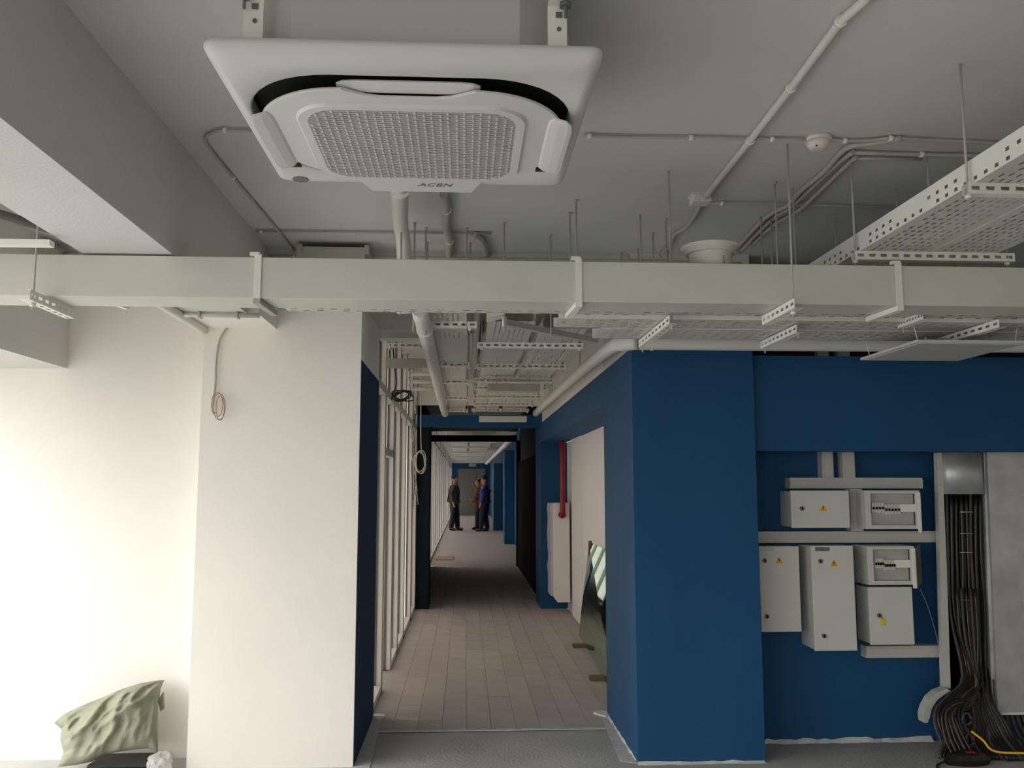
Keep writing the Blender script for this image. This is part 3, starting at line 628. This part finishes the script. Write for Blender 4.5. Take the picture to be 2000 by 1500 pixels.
# far corridor services
tray('corridor_tray', -.35, .05, 17.6, 34, 2.52, .06, 'perforated tray in the far corridor beyond the black beam, left one', .12, 8)
tray('corridor_tray', .12, .62, 17.6, 34, 2.52, .06, 'perforated tray in the far corridor beyond the black beam, right one', .12, 8)
conduit('corridor_pipe', [(.93, 17.3, 2.46), (.93, 26, 2.47), (.92, 38, 2.48)], .06, 'white pipe along the far corridor ceiling above the blue columns', 'pipe', M_PIPE, (.4,), n=10, sub=2)
for k, (y_, z_, r_, m_, lab) in enumerate(((16.6, 2.56, .035, M_COND, 'grey pipe crossing above the black beam in the corridor'), (15.8, 2.62, .05, M_PAINT, 'pale pipe crossing behind the blue header in the corridor'))):
    conduit('cross_pipe', [(-.66+.25*k, y_, z_), (.3, y_, z_+.01), (1.0, y_, z_)], r_, lab, 'pipe', m_, (.4,), sub=2)
for k, y_ in enumerate((19.5, 22.5, 26, 30)):
    trapeze('tray_support', -.4, .68, y_, 2.52, 'cross channel under the far corridor trays, %s' % ('nearest', 'second nearest', 'third from the front', 'farthest')[k], (-.38, .66), m=M_TRAY, h=.05)
# coils
def coil(name, c, rx, rz, n, lab, m_, r, tail, plane='xz', seed=1):
    rnd = random.Random(seed); t = thing(name, c, lab, 'cable')
    for k in range(n):
        a, b2 = rx*(1-.12*k), rz*(.92+.1*rnd.random()); ox, oz, tl = rnd.uniform(-.012, .012), rnd.uniform(-.02, .02), rnd.uniform(-.5, .5)
        pts = []
        for j in range(15):
            th = j*.4488; u_, v_ = a*math.cos(th), b2*math.sin(th)
            pts.append((c[0]+ox+u_, c[1]-.012*k+.004*j, c[2]+oz+v_+u_*tl))
        T(pts, r, 6, 2).build('loop', m_, t)
    T(tail, r, 6, 4).build('lead', m_, t); return t
ca = aY(822, 903, 9.6)
coil('cable_coil', ca, .062, .12, 3, 'pale coil of cable hanging at the end of the partition', M_PALEC, .0055, [V((aY(822, 795, 9.6).x, 9.6, ZC)), aY(822, 795, 9.6), aY(822, 850, 9.6), aY(823, 882, 9.6)], seed=4)
cb = aY(778, 772, 6.9)
t = coil('cable_coil', (-.5, 6.9, cb.z), .085, .035, 4, 'black cable coiled loosely on the partition head rail', M_CABLE, .005, [(-.57, 6.85, 2.62), (-.555, 6.85, 2.42), (-.54, 6.87, 2.3), (-.58, 6.88, 2.17)], seed=6)
t = thing('wire_bundle', (-.56, 9.9, 1.3), 'bundle of thin tangled wires hanging down the end post', 'wires')
for k in range(6):
    rnd = random.Random(k); T([(-.57+.02*rnd.random(), 9.9, 2.5-.05*k)]+[(-.575+rnd.uniform(-.02, .03), 9.88-.01*k, 2.3-.14*j) for j in range(6-(k % 2))]+[(-.54+rnd.uniform(-.03, .04), 9.86, 1.5-.05*k)], .0035, 5, 4).build('wire', (M_CABLE, M_PALEC, M_CABLEB)[k % 3], t)

# ================================================================== ELECTRICAL NICHE
NB = 5.31
def trunk(name, x0, x1, z0, z1, y0, label, m_=M_TRUNK, d=.07):
    t = thing(name, ((x0+x1)/2, NB-d/2, z0), label, 'trunking')
    B(x0, x1, NB-d, NB, z0, z1).build('base', m_, t)
    if x1-x0 > z1-z0: B(x0, x1, NB-d-.004, NB-d, z0+.012, z1-.012).build('cover', m_, t)
    else: B(x0+.012, x1-.012, NB-d-.004, NB-d, z0, z1).build('cover', m_, t)
    return t
YF = NB-.075
def X_(px, py, Y=YF): p = aY(px, py, Y); return p.x
def Z_(px, py, Y=YF): p = aY(px, py, Y); return p.z
trunk('trunking', X_(1606, 900), X_(1628, 900), Z_(1610, 935), 2.4, 0, 'vertical white trunking at the niche top, left of two')
trunk('trunking', X_(1646, 900), X_(1670, 900), Z_(1650, 935), 2.4, 0, 'vertical white trunking at the niche top, right of two')
trunk('trunking', X_(1542, 940), X_(1801, 940), Z_(1600, 954), Z_(1600, 933), 0, 'horizontal trunking above the two small upper boxes', d=.08)
trunk('trunking', X_(1662, 1000), X_(1686, 1000), Z_(1670, 1037), Z_(1670, 955), 0, 'short upright trunking between the two upper boxes')
trunk('trunking', 1.66, X_(1840, 1050), Z_(1600, 1060), Z_(1600, 1038), 0, 'long horizontal trunking across the niche between the box rows')
trunk('trunking', X_(1692, 1270), X_(1843, 1270), Z_(1750, 1285), Z_(1750, 1262), 0, 'short horizontal trunking under the white lower right box')
def warn_sign(parent, x, z, y, s=.045):
    MB().prism([(x-s/2, y, z), (x+s/2, y, z), (x, y, z+s*.87)], (0, -.0015, 0)).build('warning_sign', M_SIGN, parent, label='yellow triangle with a black lightning bolt')
    MB().prism([(x-.001, y-.0016, z+.030), (x-.006, y-.0016, z+.017), (x, y-.0016, z+.018), (x-.002, y-.0016, z+.006), (x+.006, y-.0016, z+.021), (x, y-.0016, z+.02)], (0, -.001, 0)).build('lightning_mark', M_BLACK, parent)
def lock(parent, x, z, y):
    MB().lathe((x, y-.008, z), [(.013, 0), (.013, .008)], (0, 1, 0), 16).build('lock', M_GREYP, parent)
    B(x-.003, x+.003, y-.0095, y-.008, z-.007, z+.007).build('keyhole', M_BLACK, parent)
def cabinet(px, depth, label, locks, sign=None, plate=None, key=None):
    yf = NB-depth
    (xa, ya, xb, yb) = px
    a, b = aY(xa, ya, yf), aY(xb, yb, yf)
    t = thing('electrical_cabinet', ((a.x+b.x)/2, NB-depth/2, b.z), label, 'electrical cabinet')
    B(a.x+.004, b.x-.004, yf+.018, NB, b.z+.004, a.z-.004).build('case', M_CAB, t, bevel=.004)
    d = B(a.x, b.x, yf, yf+.016, b.z, a.z).build('door', M_CAB, t, bevel=.003)
    for l in locks: p = aY(*l, yf); lock(d, p.x, p.z, yf)
    if sign: p = aY(*sign, yf); warn_sign(d, p.x, p.z, yf)
    if plate: p = aY(*plate[:2], yf); B(p.x, p.x+.085, yf-.0015, yf, p.z-.022, p.z).build('name_plate', plate[2], d)
    if key:
        p = aY(*key, yf); B(p.x-.009, p.x+.013, yf-.006, yf-.002, p.z-.04, p.z).build('key_tag', M_KEY, d, label='yellow key tag hanging from the lock')
        T([(p.x-.006, yf-.004, p.z+.01), (p.x, yf-.004, p.z-.002)], .003, 6).build('key', M_GREYP, d)
    return t
cabinet((1544, 958, 1661, 1031), .19, 'wide low grey cabinet with a yellow warning triangle in the upper row', [(1566, 993)], (1608, 998))
cabinet((1482, 1067, 1566, 1234), .17, 'tall grey cabinet half hidden behind the blue block edge', [(1493, 1095), (1498, 1204)], (1522, 1100), (1484, 1069, M_TRUNK))
cabinet((1584, 1066, 1675, 1271), .21, 'longest grey cabinet with two locks in the middle of the niche', [(1602, 1096), (1609, 1242)], (1629, 1106), (1592, 1069, M_GREYP))
cabinet((1696, 1147, 1787, 1259), .18, 'lower right grey cabinet with a yellow key tag on its lock', [(1717, 1202)], None, None, (1723, 1208))
def meter(px, depth, label, tab, shell):
    yf = NB-depth; xa, ya, xb, yb = px
    a, b = aY(xa, ya, yf), aY(xb, yb, yf); W, H = b.x-a.x, a.z-b.z
    t = thing('meter_box', ((a.x+b.x)/2, NB-depth/2, b.z), label, 'meter box')
    f = .035
    B(a.x, b.x, NB-.02, NB, b.z, a.z).box(a.x, a.x+.012, yf+.01, NB-.02, b.z, a.z).box(b.x-.012, b.x, yf+.01, NB-.02, b.z, a.z).box(a.x+.012, b.x-.012, yf+.01, NB-.02, a.z-.012, a.z).box(a.x+.012, b.x-.012, yf+.01, NB-.02, b.z, b.z+.012).build('case', M_CAB, t)
    B(a.x, a.x+f, yf, yf+.012, b.z, a.z).box(b.x-f*.7, b.x, yf, yf+.012, b.z, a.z).box(a.x+f, b.x-f*.7, yf, yf+.012, a.z-.018, a.z).box(a.x+f, b.x-f*.7, yf, yf+.012, b.z, b.z+.022).build('door_frame', M_CAB, t)
    B(a.x+f, b.x-f*.7, yf+.03, yf+.036, b.z+.022, a.z-.018).build('back_panel', M_COND, t)
    n = 9
    for k in range(n):
        x = a.x+f+.012+(W-f*1.7-.1)*k/n
        bz = a.z-H*.48+(.006 if k < 4 else -.004)
        s = B(x, x+(W-f*1.7-.1)/n*.88, yf+.012, yf+.03, bz-.028, bz+.03).build('breaker', M_CAB, t)
        B(x+.004, x+.012, yf+.004, yf+.012, bz-.008, bz+.006).build('toggle', M_BLACK, s)
    B(b.x-f*.7-.09, b.x-f*.7, yf+.008, yf+.028, a.z-H*.56, a.z-H*.36).build('blank_cover', M_WALL, t)
    # open door leaf, swung out to the right, seen edge on
    MB().obox((b.x-.008, yf-.004, b.z-.02), (b.x-.008, yf-.004, a.z-.012), (.018, 0, 0), (0, .012, 0)).build('door_edge', M_WALL, t)
    MB().prism([(b.x, yf, b.z-.02), (b.x+shell, yf+.10, b.z+.004), (b.x+shell, yf+.10, a.z+.006), (b.x, yf, a.z-.012)], (.008, .0, 0)).build('side_cover', M_GREYP, t)
meter((1688, 958, 1799, 1033), .19, 'open breaker box with a row of breakers in the upper row', None, .05)
meter((1693, 1067, 1789, 1142), .19, 'open breaker box with a row of breakers in the lower row', None, .085)
T_ = thing('wall_wire', aY(1830, 1230, 5.29), 'single thin wire slanting from the lower breaker box to the vertical rail', 'wire')
T(q([(1797, 1150), (1812, 1185), (1826, 1230), (1836, 1275), (1848, 1320)], 5.27), .0025, 5, 3).build('wire', M_COND, T_)
# vertical cable ladder -------------------------------------------------
RY = 5.16
r0x, r1x = 2.845, 3.075
t = thing('cable_riser', (2.96, 5.2, .3), 'tall galvanised cable riser with an upper cover plate at the right of the niche', 'cable riser')
xl0, xl1 = aY(1829, 890, RY).x, aY(1842, 1350, RY).x
def slab(pxs, Y, d, name, m_, par, bev=0): return MB().prism([aY(x, y, Y) for x, y in pxs], (0, d, 0)).build(name, m_, par, bevel=bev)
slab([(1830, 884), (1840, 884), (1849, 1100), (1857, 1345), (1843, 1345), (1836, 1100)], RY, .04, 'side_rail', M_TRUNK, t)
slab([(1921, 884), (1927, 884), (1935, 1150), (1947, 1396), (1939, 1400), (1929, 1150)], RY, .13, 'side_rail', M_GALV, t)
# curved cover plate
mb = MB(); zt, zb = Z_(1880, 884, RY), Z_(1880, 965, RY); xa, xb = X_(1841, 920, RY), X_(1920, 920, RY)
loops = []
for k in range(13):
    u_ = k/12; loops.append((xa+(xb-xa)*u_, RY-.06*math.sin(u_*math.pi)**.6))
mb.loft([[V((x, y, zb)) for x, y in loops]+[V((x, y+.01, zb)) for x, y in reversed(loops)], [V((x, y, zt)) for x, y in loops]+[V((x, y+.01, zt)) for x, y in reversed(loops)]], True, True, True)
mb.build('cover_plate', M_GALV, t)
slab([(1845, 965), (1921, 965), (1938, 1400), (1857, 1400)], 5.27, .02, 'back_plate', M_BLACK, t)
# bent rail at the foot
mb = MB(); pts = [(1850, 1345), (1832, 1352), (1818, 1364), (1808, 1382), (1804, 1398), (1806, 1412)]; o2 = [(1857, 1349), (1843, 1358), (1830, 1368), (1820, 1384), (1817, 1398), (1812, 1412)]
for k in range(5):
    mb.prism([aY(*pts[k], RY-.05), aY(*pts[k+1], RY-.05), aY(*o2[k+1], RY-.05), aY(*o2[k], RY-.05)], (0, .07, 0))
mb.build('bent_rail', M_TRUNK, t)
# rungs visible between cables
for zz in (1000, 1042, 1079, 1172):
    p0, p1 = aY(1875, zz, 5.155), aY(1900, zz, 5.155); T([p0, p1], .003, 6).build('tie', M_GALV, t)
cb_ = thing('cable_bundle', (2.97, 5.18, 0), 'thick bundle of black power cables running down the riser to the floor', 'cables')
rnd = random.Random(12)
top_n = 24
for k in range(top_n):
    u_ = (k+.5)/top_n; x_t = 1847+75*u_; Yk = 5.2+.03*((k*5) % 3)-.02
    pts = [aY(x_t, 962, Yk), aY(x_t+3+rnd.uniform(-2, 2), 1080, Yk-.01), aY(x_t+7+rnd.uniform(-3, 3), 1200, Yk), aY(x_t+11+rnd.uniform(-2, 2), 1300, Yk-.01)]
    if k < 8:      # swing left round the bent rail and drop to the floor
        e = k*3.4
        pts = pts[:-1]+[aY(1862+e*1.6+18, 1320, 5.14), aY(1852+e*1.8, 1358, 5.08), aY(1828+e*2.2, 1384, 5.03), aY(1826+e*2.4, 1415, 5.0), aY(1838+e*2.6, 1450, 4.98)]
        fl_ = aZ(1842+e*2.7, 1484, .012); pts.append(V((fl_.x, 4.93+.01*k, .012)))
    elif k < 16:
        e = (k-8)*5.2; pts += [aY(x_t+16, 1360, 5.12), aY(1885+e+8, 1410, 5.05), aY(1890+e*1.2, 1450, 5.0)]; pts.append(V((aY(1890+e*1.3, 1480, 5.0).x, 4.9, .012)))
    else:
        e = (k-16)*6; pts += [aY(x_t+18, 1370, 5.1), aY(1925+e*.9, 1410, 5.05), aY(1940+e, 1445, 5.0)]; pts.append(V((aY(1945+e, 1470, 5.0).x, 4.88, .012)))
    T(pts, .0085+.003*rnd.random(), 7, 4).build('power_cable', M_CABLE if k % 5 else M_CABLEB, cb_)
for k in range(5):   # cables that leave the riser to the left in wide loops
    e = k*5
    pts = [aY(1868+k*9, 1150, 5.14), aY(1878+k*8, 1250, 5.12), aY(1905-k*1+4, 1330+e, 5.1), aY(1895, 1362+e, 5.07), aY(1865, 1370+e, 5.03), aY(1840+e*1.3, 1392+e*.6, 5.0), aY(1846+e*1.8, 1440, 4.96)]
    pts.append(V((aY(1855+e*2, 1478, 4.95).x, 4.9, .014)))
    T(pts, .008, 7, 5).build('power_cable', (M_CABLE, M_CABLEB, M_CABLE, M_CABLEB, M_CABLE)[k], cb_)
for (x, y) in ((1893, 1446), (1888, 1405), (1900, 1470)):
    c = aY(x, y, 4.97); T([c+V((.028*math.cos(j*.6), .01*math.sin(j), .032*math.sin(j*.6))) for j in range(11)], .007, 6, 3).build('cable_loop', M_CABLEB, cb_)
c2 = thing('cable_row', (3.25, 5.1, 0), 'row of dusty brown cables coming out under the metal duct', 'cables')
for k in range(9):
    x = 1936+k*10; a = aY(x, 1396, 5.16); b = aY(x+4+k*3, 1440, 5.1)
    T([a+V((0, 0, .2)), a, b, V((b.x+.02, 5.02, .014)), V((b.x+.04, 4.9, .014))], .011, 7, 4).build('power_cable', M_CABLEB if k % 3 else M_CABLE, c2)
md = thing('metal_duct', (3.5, 5.2, .17), 'large galvanised metal duct standing upright at the right frame edge', 'duct')
a, b = aY(1928, 884, 5.13), aY(1949, 1396, 5.13)
MB().prism([V((a.x, 5.13, 1.72)), V((b.x, 5.13, b.z)), V((4.2, 5.13, b.z)), V((4.2, 5.13, 1.72))], (0, .165, 0)).build('duct_sheet', M_GALV, md)
MB().prism([V((b.x-.01, 5.122, b.z)), V((4.2, 5.122, b.z)), V((4.2, 5.122, b.z+.012)), V((b.x-.01, 5.122, b.z+.012))], (0, .01, 0)).build('bottom_flange', M_WALL, md)
t = thing('yellow_cable', (3.1, 4.85, .01), 'bright yellow cable trailing across the floor from the cable bundle', 'cable')
T([aY(1897, 1428, 4.96), aY(1920, 1446, 4.93), aY(1945, 1468, 4.9), V((3.13, 4.84, .05)), V((3.25, 4.78, .012)), V((3.6, 4.7, .008))], .0065, 7, 5).build('cable', M_YEL, t)
t = thing('power_strip', (2.72, 4.82, 0), 'black lumpy socket block lying on the floor at the foot of the cables', 'power strip')
MB().loft([[V((2.74+hx_*math.cos(a_)*s_, 4.86+.05*math.sin(a_)*s_, z_)) for a_ in [k*math.pi/8 for k in range(16)]] for (hx_, s_, z_) in ((.12, 1, .0), (.125, 1.05, .03), (.10, .9, .055), (.06, .5, .07))], True, True).build('block', M_CABLE, t)
B(2.72, 2.77, 4.83, 4.845, .06, .072).build('rocker_switch', M_RED, t)
T([(2.63, 4.86, .02), (2.55, 4.82, .008), (2.53, 4.74, .008), (2.6, 4.68, .008)], .006, 6, 4).build('lead', M_CABLE, t)

# ================================================================== SACK, SLABS, PLASTIC
sk = thing('sack', (-1.9, 5.0, .03), 'crumpled sage green sack leaning on the white wall by the pillar', 'sack')
topl = [(106, 1412), (124, 1395), (160, 1378), (200, 1362), (240, 1345), (275, 1334), (300, 1330), (321, 1328)]
botl = [(113, 1498), (150, 1494), (178, 1488), (205, 1474), (235, 1468), (262, 1464), (290, 1462), (310, 1472)]
lf = [(106, 1412), (120, 1424), (118, 1445), (124, 1470), (113, 1498)]
rg = [(321, 1328), (314, 1345), (309, 1375), (308, 1420), (309, 1472)]
def poly_at(pl, t):
    f_ = t*(len(pl)-1); i = min(int(f_), len(pl)-2); u_ = f_-i
    return V((pl[i][0]*(1-u_)+pl[i+1][0]*u_, pl[i][1]*(1-u_)+pl[i+1][1]*u_))
NU, NV = 46, 34
def sack_sheet(front):
    vs = []
    for j in range(NV+1):
        v = j/NV
        for i in range(NU+1):
            u = i/NU
            p = poly_at(topl, u)*(1-v)+poly_at(botl, u)*v+poly_at(lf, v)*(1-u)+poly_at(rg, v)*u - (poly_at(topl, 0)*(1-u)*(1-v)+poly_at(topl, 1)*u*(1-v)+poly_at(botl, 0)*(1-u)*v+poly_at(botl, 1)*u*v)
            Q = aY(p.x, p.y, 5.0)
            edge = (math.sin(math.pi*u)*math.sin(math.pi*min(1, .12+v*.88)))**.45
            n_ = V((u*3.6+v*1.2, v*1.9-u*.8, .3)); a_ = abs(noise.noise(n_*1.1)); b_ = abs(noise.noise(n_*2.3+V((5, 2, 1)))); c_ = abs(noise.noise(n_*5.3))
            cre = .06*(1-2*a_**.75)+.035*(1-2*b_**.7)+.012*(1-2*c_)
            lean = .12*(1-v)
            yy_ = 5.0+lean-.04-(edge*.11+edge*cre*.75 if front else -edge*.03)
            vs.append((Q.x*yy_/5.0, min(yy_, 5.19), 1.5+(Q.z-1.5)*yy_/5.0))
    fs = [(j*(NU+1)+i, j*(NU+1)+i+1, (j+1)*(NU+1)+i+1, (j+1)*(NU+1)+i) for j in range(NV) for i in range(NU)]
    return vs, fs
mb = MB(); v_, f_ = sack_sheet(True); mb.add(v_, [tuple(reversed(x)) for x in f_], True); v_, f_ = sack_sheet(False); mb.add(v_, f_, True)
mb.build('cloth', M_SACK, sk)
tg = MB().prism([aY(308, 1368, 5.02), aY(318, 1352, 5.02), aY(320, 1384, 5.02), aY(313, 1390, 5.02)], (0, .02, 0)); tg.build('sack_corner', M_SACK, sk)
st = []
for k in range(3):
    t = thing('dark_slab', (-1.83, 4.99, .016*k), 'dark flat slab under the sack, %s of three' % ('bottom', 'middle', 'top')[k], 'slab', None)
    B(-1.99+.012*k, -1.67+.008*k, 4.90+.008*k, 5.13, .017*k, .017*k+.0155).build('slab', M_SLAB, t, bevel=.003)
def crumple(c, s, seed, name, label, m_, cat, n=3, sq=.6):
    bm = bmesh.new(); bmesh.ops.create_icosphere(bm, subdivisions=n, radius=1)
    for v in bm.verts:
        d = v.co.normalized(); k = 1+.35*noise.noise(d*1.7+V((seed, 0, 0)))-.4*abs(noise.noise(d*3.1+V((0, seed, 0))))
        v.co = V((d.x*s[0]*k, d.y*s[1]*k, max(-.98, d.z)*s[2]*k))
    zmin = min(v.co.z for v in bm.verts)
    mb = MB(); mb.add([v.co+V(c)-V((0, 0, zmin)) for v in bm.verts], [[v.index for v in f.verts] for f in bm.faces]); bm.free()
    t = thing(name, c, label, cat); mb.build('crumpled_sheet', m_, t); return t
crumple((-1.60, 4.92, 0), (.075, .05, .055), 3, 'plastic_film', 'crumpled clear plastic film on the floor at the pillar foot', M_FILM, 'plastic film')
crumple((-1.83, 4.84, 0), (.17, .035, .028), 9, 'plastic_wrap', 'torn clear plastic wrap lying in front of the dark slabs', M_FILM, 'plastic film')

# ================================================================== CORRIDOR THINGS
# hydrant cabinet and red pipe
hy_ = thing('hydrant_cabinet', (1.15, 10.9, .13), 'white wrapped fire hydrant cabinet on the blue column', 'hydrant cabinet')
MB().prism([(1.055, 10.62, 1.30), (1.255, 10.62, 1.30), (1.255, 10.62, .135), (1.105, 10.62, .135), (1.055, 10.62, .21)], (0, .48, 0)).build('case', M_WALL2, hy_)
mb = MB(); rnd = random.Random(5); z = .21
mb_pts = []
while z < 1.29: mb_pts.append((1.02+.012*rnd.random(), z)); z += .04+.08*rnd.random()
poly = [(1.055, 10.63, .21)]+[(x, 10.63, z) for x, z in mb_pts]+[(1.03, 10.63, 1.30), (1.055, 10.63, 1.30)]
MB().prism(poly, (0, .4, 0)).build('torn_wrapping', mat('lilac_foam', (196, 186, 200), .7), hy_)
t = thing('red_pipe', (1.165, 10.58, 1.16), 'red fire water pipe coming down into the white hydrant cabinet', 'pipe')
T([(1.168, 10.57, 2.20), (1.166, 10.57, 1.22), (1.165, 10.575, 1.18), (1.165, 10.61, 1.165)], .033, 14, 3).build('pipe', M_RED, t)
MB().lathe((1.168, 10.57, 2.20), [(.034, 0), (.034, .05)], n=14).build('pipe_end', M_PIPE, t, label='bare white pipe end')
MB().lathe((1.165, 10.60, 1.165), [(.045, 0), (.045, .015)], (0, 1, 0), 18).build('flange', M_RED, t)
# leaning glass sheet on wooden blocks
g = thing('glass_sheet', (1.1, 8.0, .03), 'greenish glass sheet leaning against the white corridor wall', 'glass sheet')
ga, gb = V((1.14, 8.95, .035)), V((1.06, 6.4, .035)); gc, gd = V((1.26, 6.4, .94)), V((1.262, 9.02, .94))
MB().prism([ga, gb, gc, gd], (.008, 0, .001)).build('pane', M_GLASS, g)
for (x, y, lab) in ((1.06, 8.45, 'far wooden block under the leaning glass sheet'), (1.02, 7.05, 'near wooden block under the leaning glass sheet')):
    t = thing('wooden_block', (x, y, 0), lab, 'wooden block'); B(x-.04, x+.11, y-.05, y+.05, 0, .03).build('block', M_WOOD, t, bevel=.004)
t = thing('wooden_stick', (1.255, 8.9, .75), 'short brown batten at the top edge of the leaning glass', 'batten')
B(1.238, 1.268, 8.86, 8.9, .78, .96).build('batten', M_WOOD, t)
# cardboard
t = thing('cardboard_sheet', (-.42, 18.8, 0), 'flat brown cardboard sheet on the far corridor floor', 'cardboard')
MB().prism([(-.6, 18.3, 0), (-.22, 18.35, 0), (-.24, 19.2, 0), (-.58, 19.2, 0)], (0, 0, .02)).build('sheet', M_CARD, t)
t = thing('exit_plate', (.39, 46.5, 2.53), 'small pale plate above the grey door at the corridor end', 'sign')
B(.2, .58, 46.53, 46.55, 2.53, 2.69).build('plate', M_COND, t)
# ================================================================== PEOPLE
def skinned(name, verts, edges, m_, parent, sub=2):
    bm = bmesh.new(); lay = bm.verts.layers.skin.verify(); bv = []
    for i, (co, r) in enumerate(verts):
        v = bm.verts.new(co); v[lay].radius = (r, r) if not isinstance(r, tuple) else r; v[lay].use_root = (i == 0); bv.append(v)
    for a_, b_ in edges: bm.edges.new((bv[a_], bv[b_]))
    me = bpy.data.meshes.new(name); bm.to_mesh(me); bm.free(); me.materials.append(m_)
    o = bpy.data.objects.new(name, me); COL.objects.link(o); o.parent = parent
    s = o.modifiers.new('skin', 'SKIN'); s.use_smooth_shade = True
    d = o.modifiers.new('subsurf', 'SUBSURF'); d.levels = sub; d.render_levels = sub
    return o
def man(x, y, head, h, label, top, trou, sleeve=None, hair=None, arms='down', cap=False, stride=.08):
    t = thing('person', (x, y, 0), label, 'person'); t.rotation_euler = (0, 0, R(head)); k = h/1.8
    # local frame: faces +x, left is +y
    def s(v): return tuple(c*k for c in v)
    if arms == 'down': A = {1: [(0, .20, 1.45), (-.02, .25, 1.17), (.05, .24, .92)], -1: [(0, -.20, 1.45), (-.02, -.25, 1.17), (.05, -.24, .92)]}
    elif arms == 'pockets': A = {1: [(0, .20, 1.45), (-.08, .27, 1.18), (.06, .19, .98)], -1: [(0, -.20, 1.45), (-.08, -.27, 1.18), (.06, -.19, .98)]}
    else: A = {1: [(0, .20, 1.45), (.04, .25, 1.17), (.24, .12, 1.10)], -1: [(0, -.20, 1.45), (.04, -.25, 1.17), (.22, -.10, 1.02)]}
    Lg = {1: [(0, .09, .92), (.02+stride/2, .10, .50), (stride, .11, .08), (stride+.14, .13, .035)], -1: [(0, -.09, .92), (.0, -.10, .50), (-stride, -.11, .08), (-stride+.14, -.13, .035)]}
    vs = [((0, 0, 1.0), .12), ((0, 0, 1.18), .115), ((0, 0, 1.38), .13), ((.0, 0, 1.50), .06), ((.01, 0, 1.56), .05), ((.025, 0, 1.645), (.088, .098)), ((.015, 0, 1.73), (.095, .108)), ((.005, 0, 1.775), .07), ((.125, 0, 1.645), .016)]
    ed = [(0, 1), (1, 2), (2, 3), (3, 4), (4, 5), (5, 6), (6, 7), (5, 8)]
    for sd in (1, -1):
        n0 = len(vs); a_ = A[sd]; vs += [(a_[0], .055), (a_[1], .042), (a_[2], .03)]
        dv = (V(a_[2])-V(a_[1])).normalized(); pm = V(a_[2])+dv*.06; vs.append((tuple(pm), .033)); ed += [(2, n0), (n0, n0+1), (n0+1, n0+2), (n0+2, n0+3)]
        for fi, (fo, ln) in enumerate(((-.027, .07), (-.009, .085), (.009, .08), (.027, .065))):
            vs.append((tuple(pm+V((fo, 0, 0))+dv*.05), .009)); vs.append((tuple(pm+V((fo*1.1+.008, 0, 0))+dv*(.05+ln*.6)), .008)); j = len(vs); ed += [(n0+3, j-2), (j-2, j-1)]
        vs.append((tuple(pm+V((.045, 0, -.005))), .010)); ed.append((n0+3, len(vs)-1))
        n1_ = len(vs); l_ = Lg[sd]; vs += [(l_[0], .085), (l_[1], .06), (l_[2], .042), (l_[3], .035)]; ed += [(0, n1_), (n1_, n1_+1), (n1_+1, n1_+2), (n1_+2, n1_+3)]
    skinned('body', [(s(c), tuple(q_*k for q_ in r) if isinstance(r, tuple) else r*k) for c, r in vs], ed, M_SKIN, t)
    jv = [((0, 0, 1.15), (.185, .215)), ((0, 0, .98), (.18, .21)), ((0, 0, .84), (.175, .205)), ((0, 0, 1.34), (.19, .22)), ((0, 0, 1.46), (.12, .16)), ((0, 0, 1.53), .072)]
    je = [(0, 1), (1, 2), (0, 3), (3, 4), (4, 5)]
    sv = []; se = []
    for sd in (1, -1):
        a_ = A[sd]; tgt = (sv, se) if sleeve else (jv, je); n0 = len(tgt[0])
        tgt[0].extend([(a_[0], .095), (a_[1], .08), (tuple(V(a_[1]).lerp(V(a_[2]), .92)), .062)])
        if not sleeve: tgt[1].append((3, n0))
        tgt[1].extend([(n0, n0+1), (n0+1, n0+2)])
        if sleeve:
            if sd == 1: tgt[0].append(((0, 0, 1.42), .09)); tgt[1].append((n0, n0+3)); mid = n0+3
            else: tgt[1].append((n0, mid))
    f = lambda L_: [(s(c), tuple(q_*k for q_ in r) if isinstance(r, tuple) else r*k) for c, r in L_]
    skinned('jacket', f(jv), je, top, t)
    if sleeve: skinned('sleeves', f(sv), se, sleeve, t)
    tv = [((0, 0, .98), (.14, .175)), ((0, 0, .90), (.145, .18))]; te = [(0, 1)]
    for sd in (1, -1):
        l_ = Lg[sd]; n0 = len(tv); tv += [((0, sd*.09, .80), .125), (l_[1], .10), (tuple(V(l_[2])+V((0, 0, -.03))), .085)]; te += [(1, n0), (n0, n0+1), (n0+1, n0+2)]
        skinned('shoe', f([(tuple(V(l_[2])+V((-.06, 0, -.02))), .06), (tuple(V(l_[2])+V((.05, 0, -.025))), .06), (tuple(V(l_[3])+V((.06, 0, .005))), .045)]), [(0, 1), (1, 2)], M_CABLE, t)
    skinned('trousers', f(tv), te, trou, t)
    hv = [((-.03, 0, 1.70), (.10, .105)), ((-.012, 0, 1.755), (.118, .122)), ((.02, 0, 1.80), .10)]
    if cap: hv.append(((.13, 0, 1.755), (.02, .05)))
    skinned('cap' if cap else 'hair', f(hv), [(0, 1), (1, 2)]+([(2, 3)] if cap else []), hair, t)
    return t
J1 = mat('olive_black_jacket', (58, 54, 48), .8); J2 = mat('maroon_vest', (58, 32, 40), .8); SL = mat('royal_blue_sleeve', (40, 70, 170), .8)
J3 = mat('dark_red_jacket', (92, 40, 44), .8); TR = mat('dark_trousers', (34, 34, 38), .85); TR2 = mat('navy_trousers', (30, 34, 50), .85); HR = mat('dark_hair', (44, 32, 26), .8); CP = mat('dark_cap', (26, 27, 34), .7)
man(-.36, 30.6, -20, 1.84, 'person in a dark jacket and trousers standing alone, arms down, by the white partition', J1, TR, None, HR, 'down')
man(.66, 30.0, 160, 1.82, 'person with royal blue sleeves and a dark cap standing before the blue column', J2, TR2, SL, CP, 'down', True)
man(.48, 31.2, 195, 1.74, 'person in a dark red top half hidden behind the one with blue sleeves', J3, TR, None, HR, 'hold')
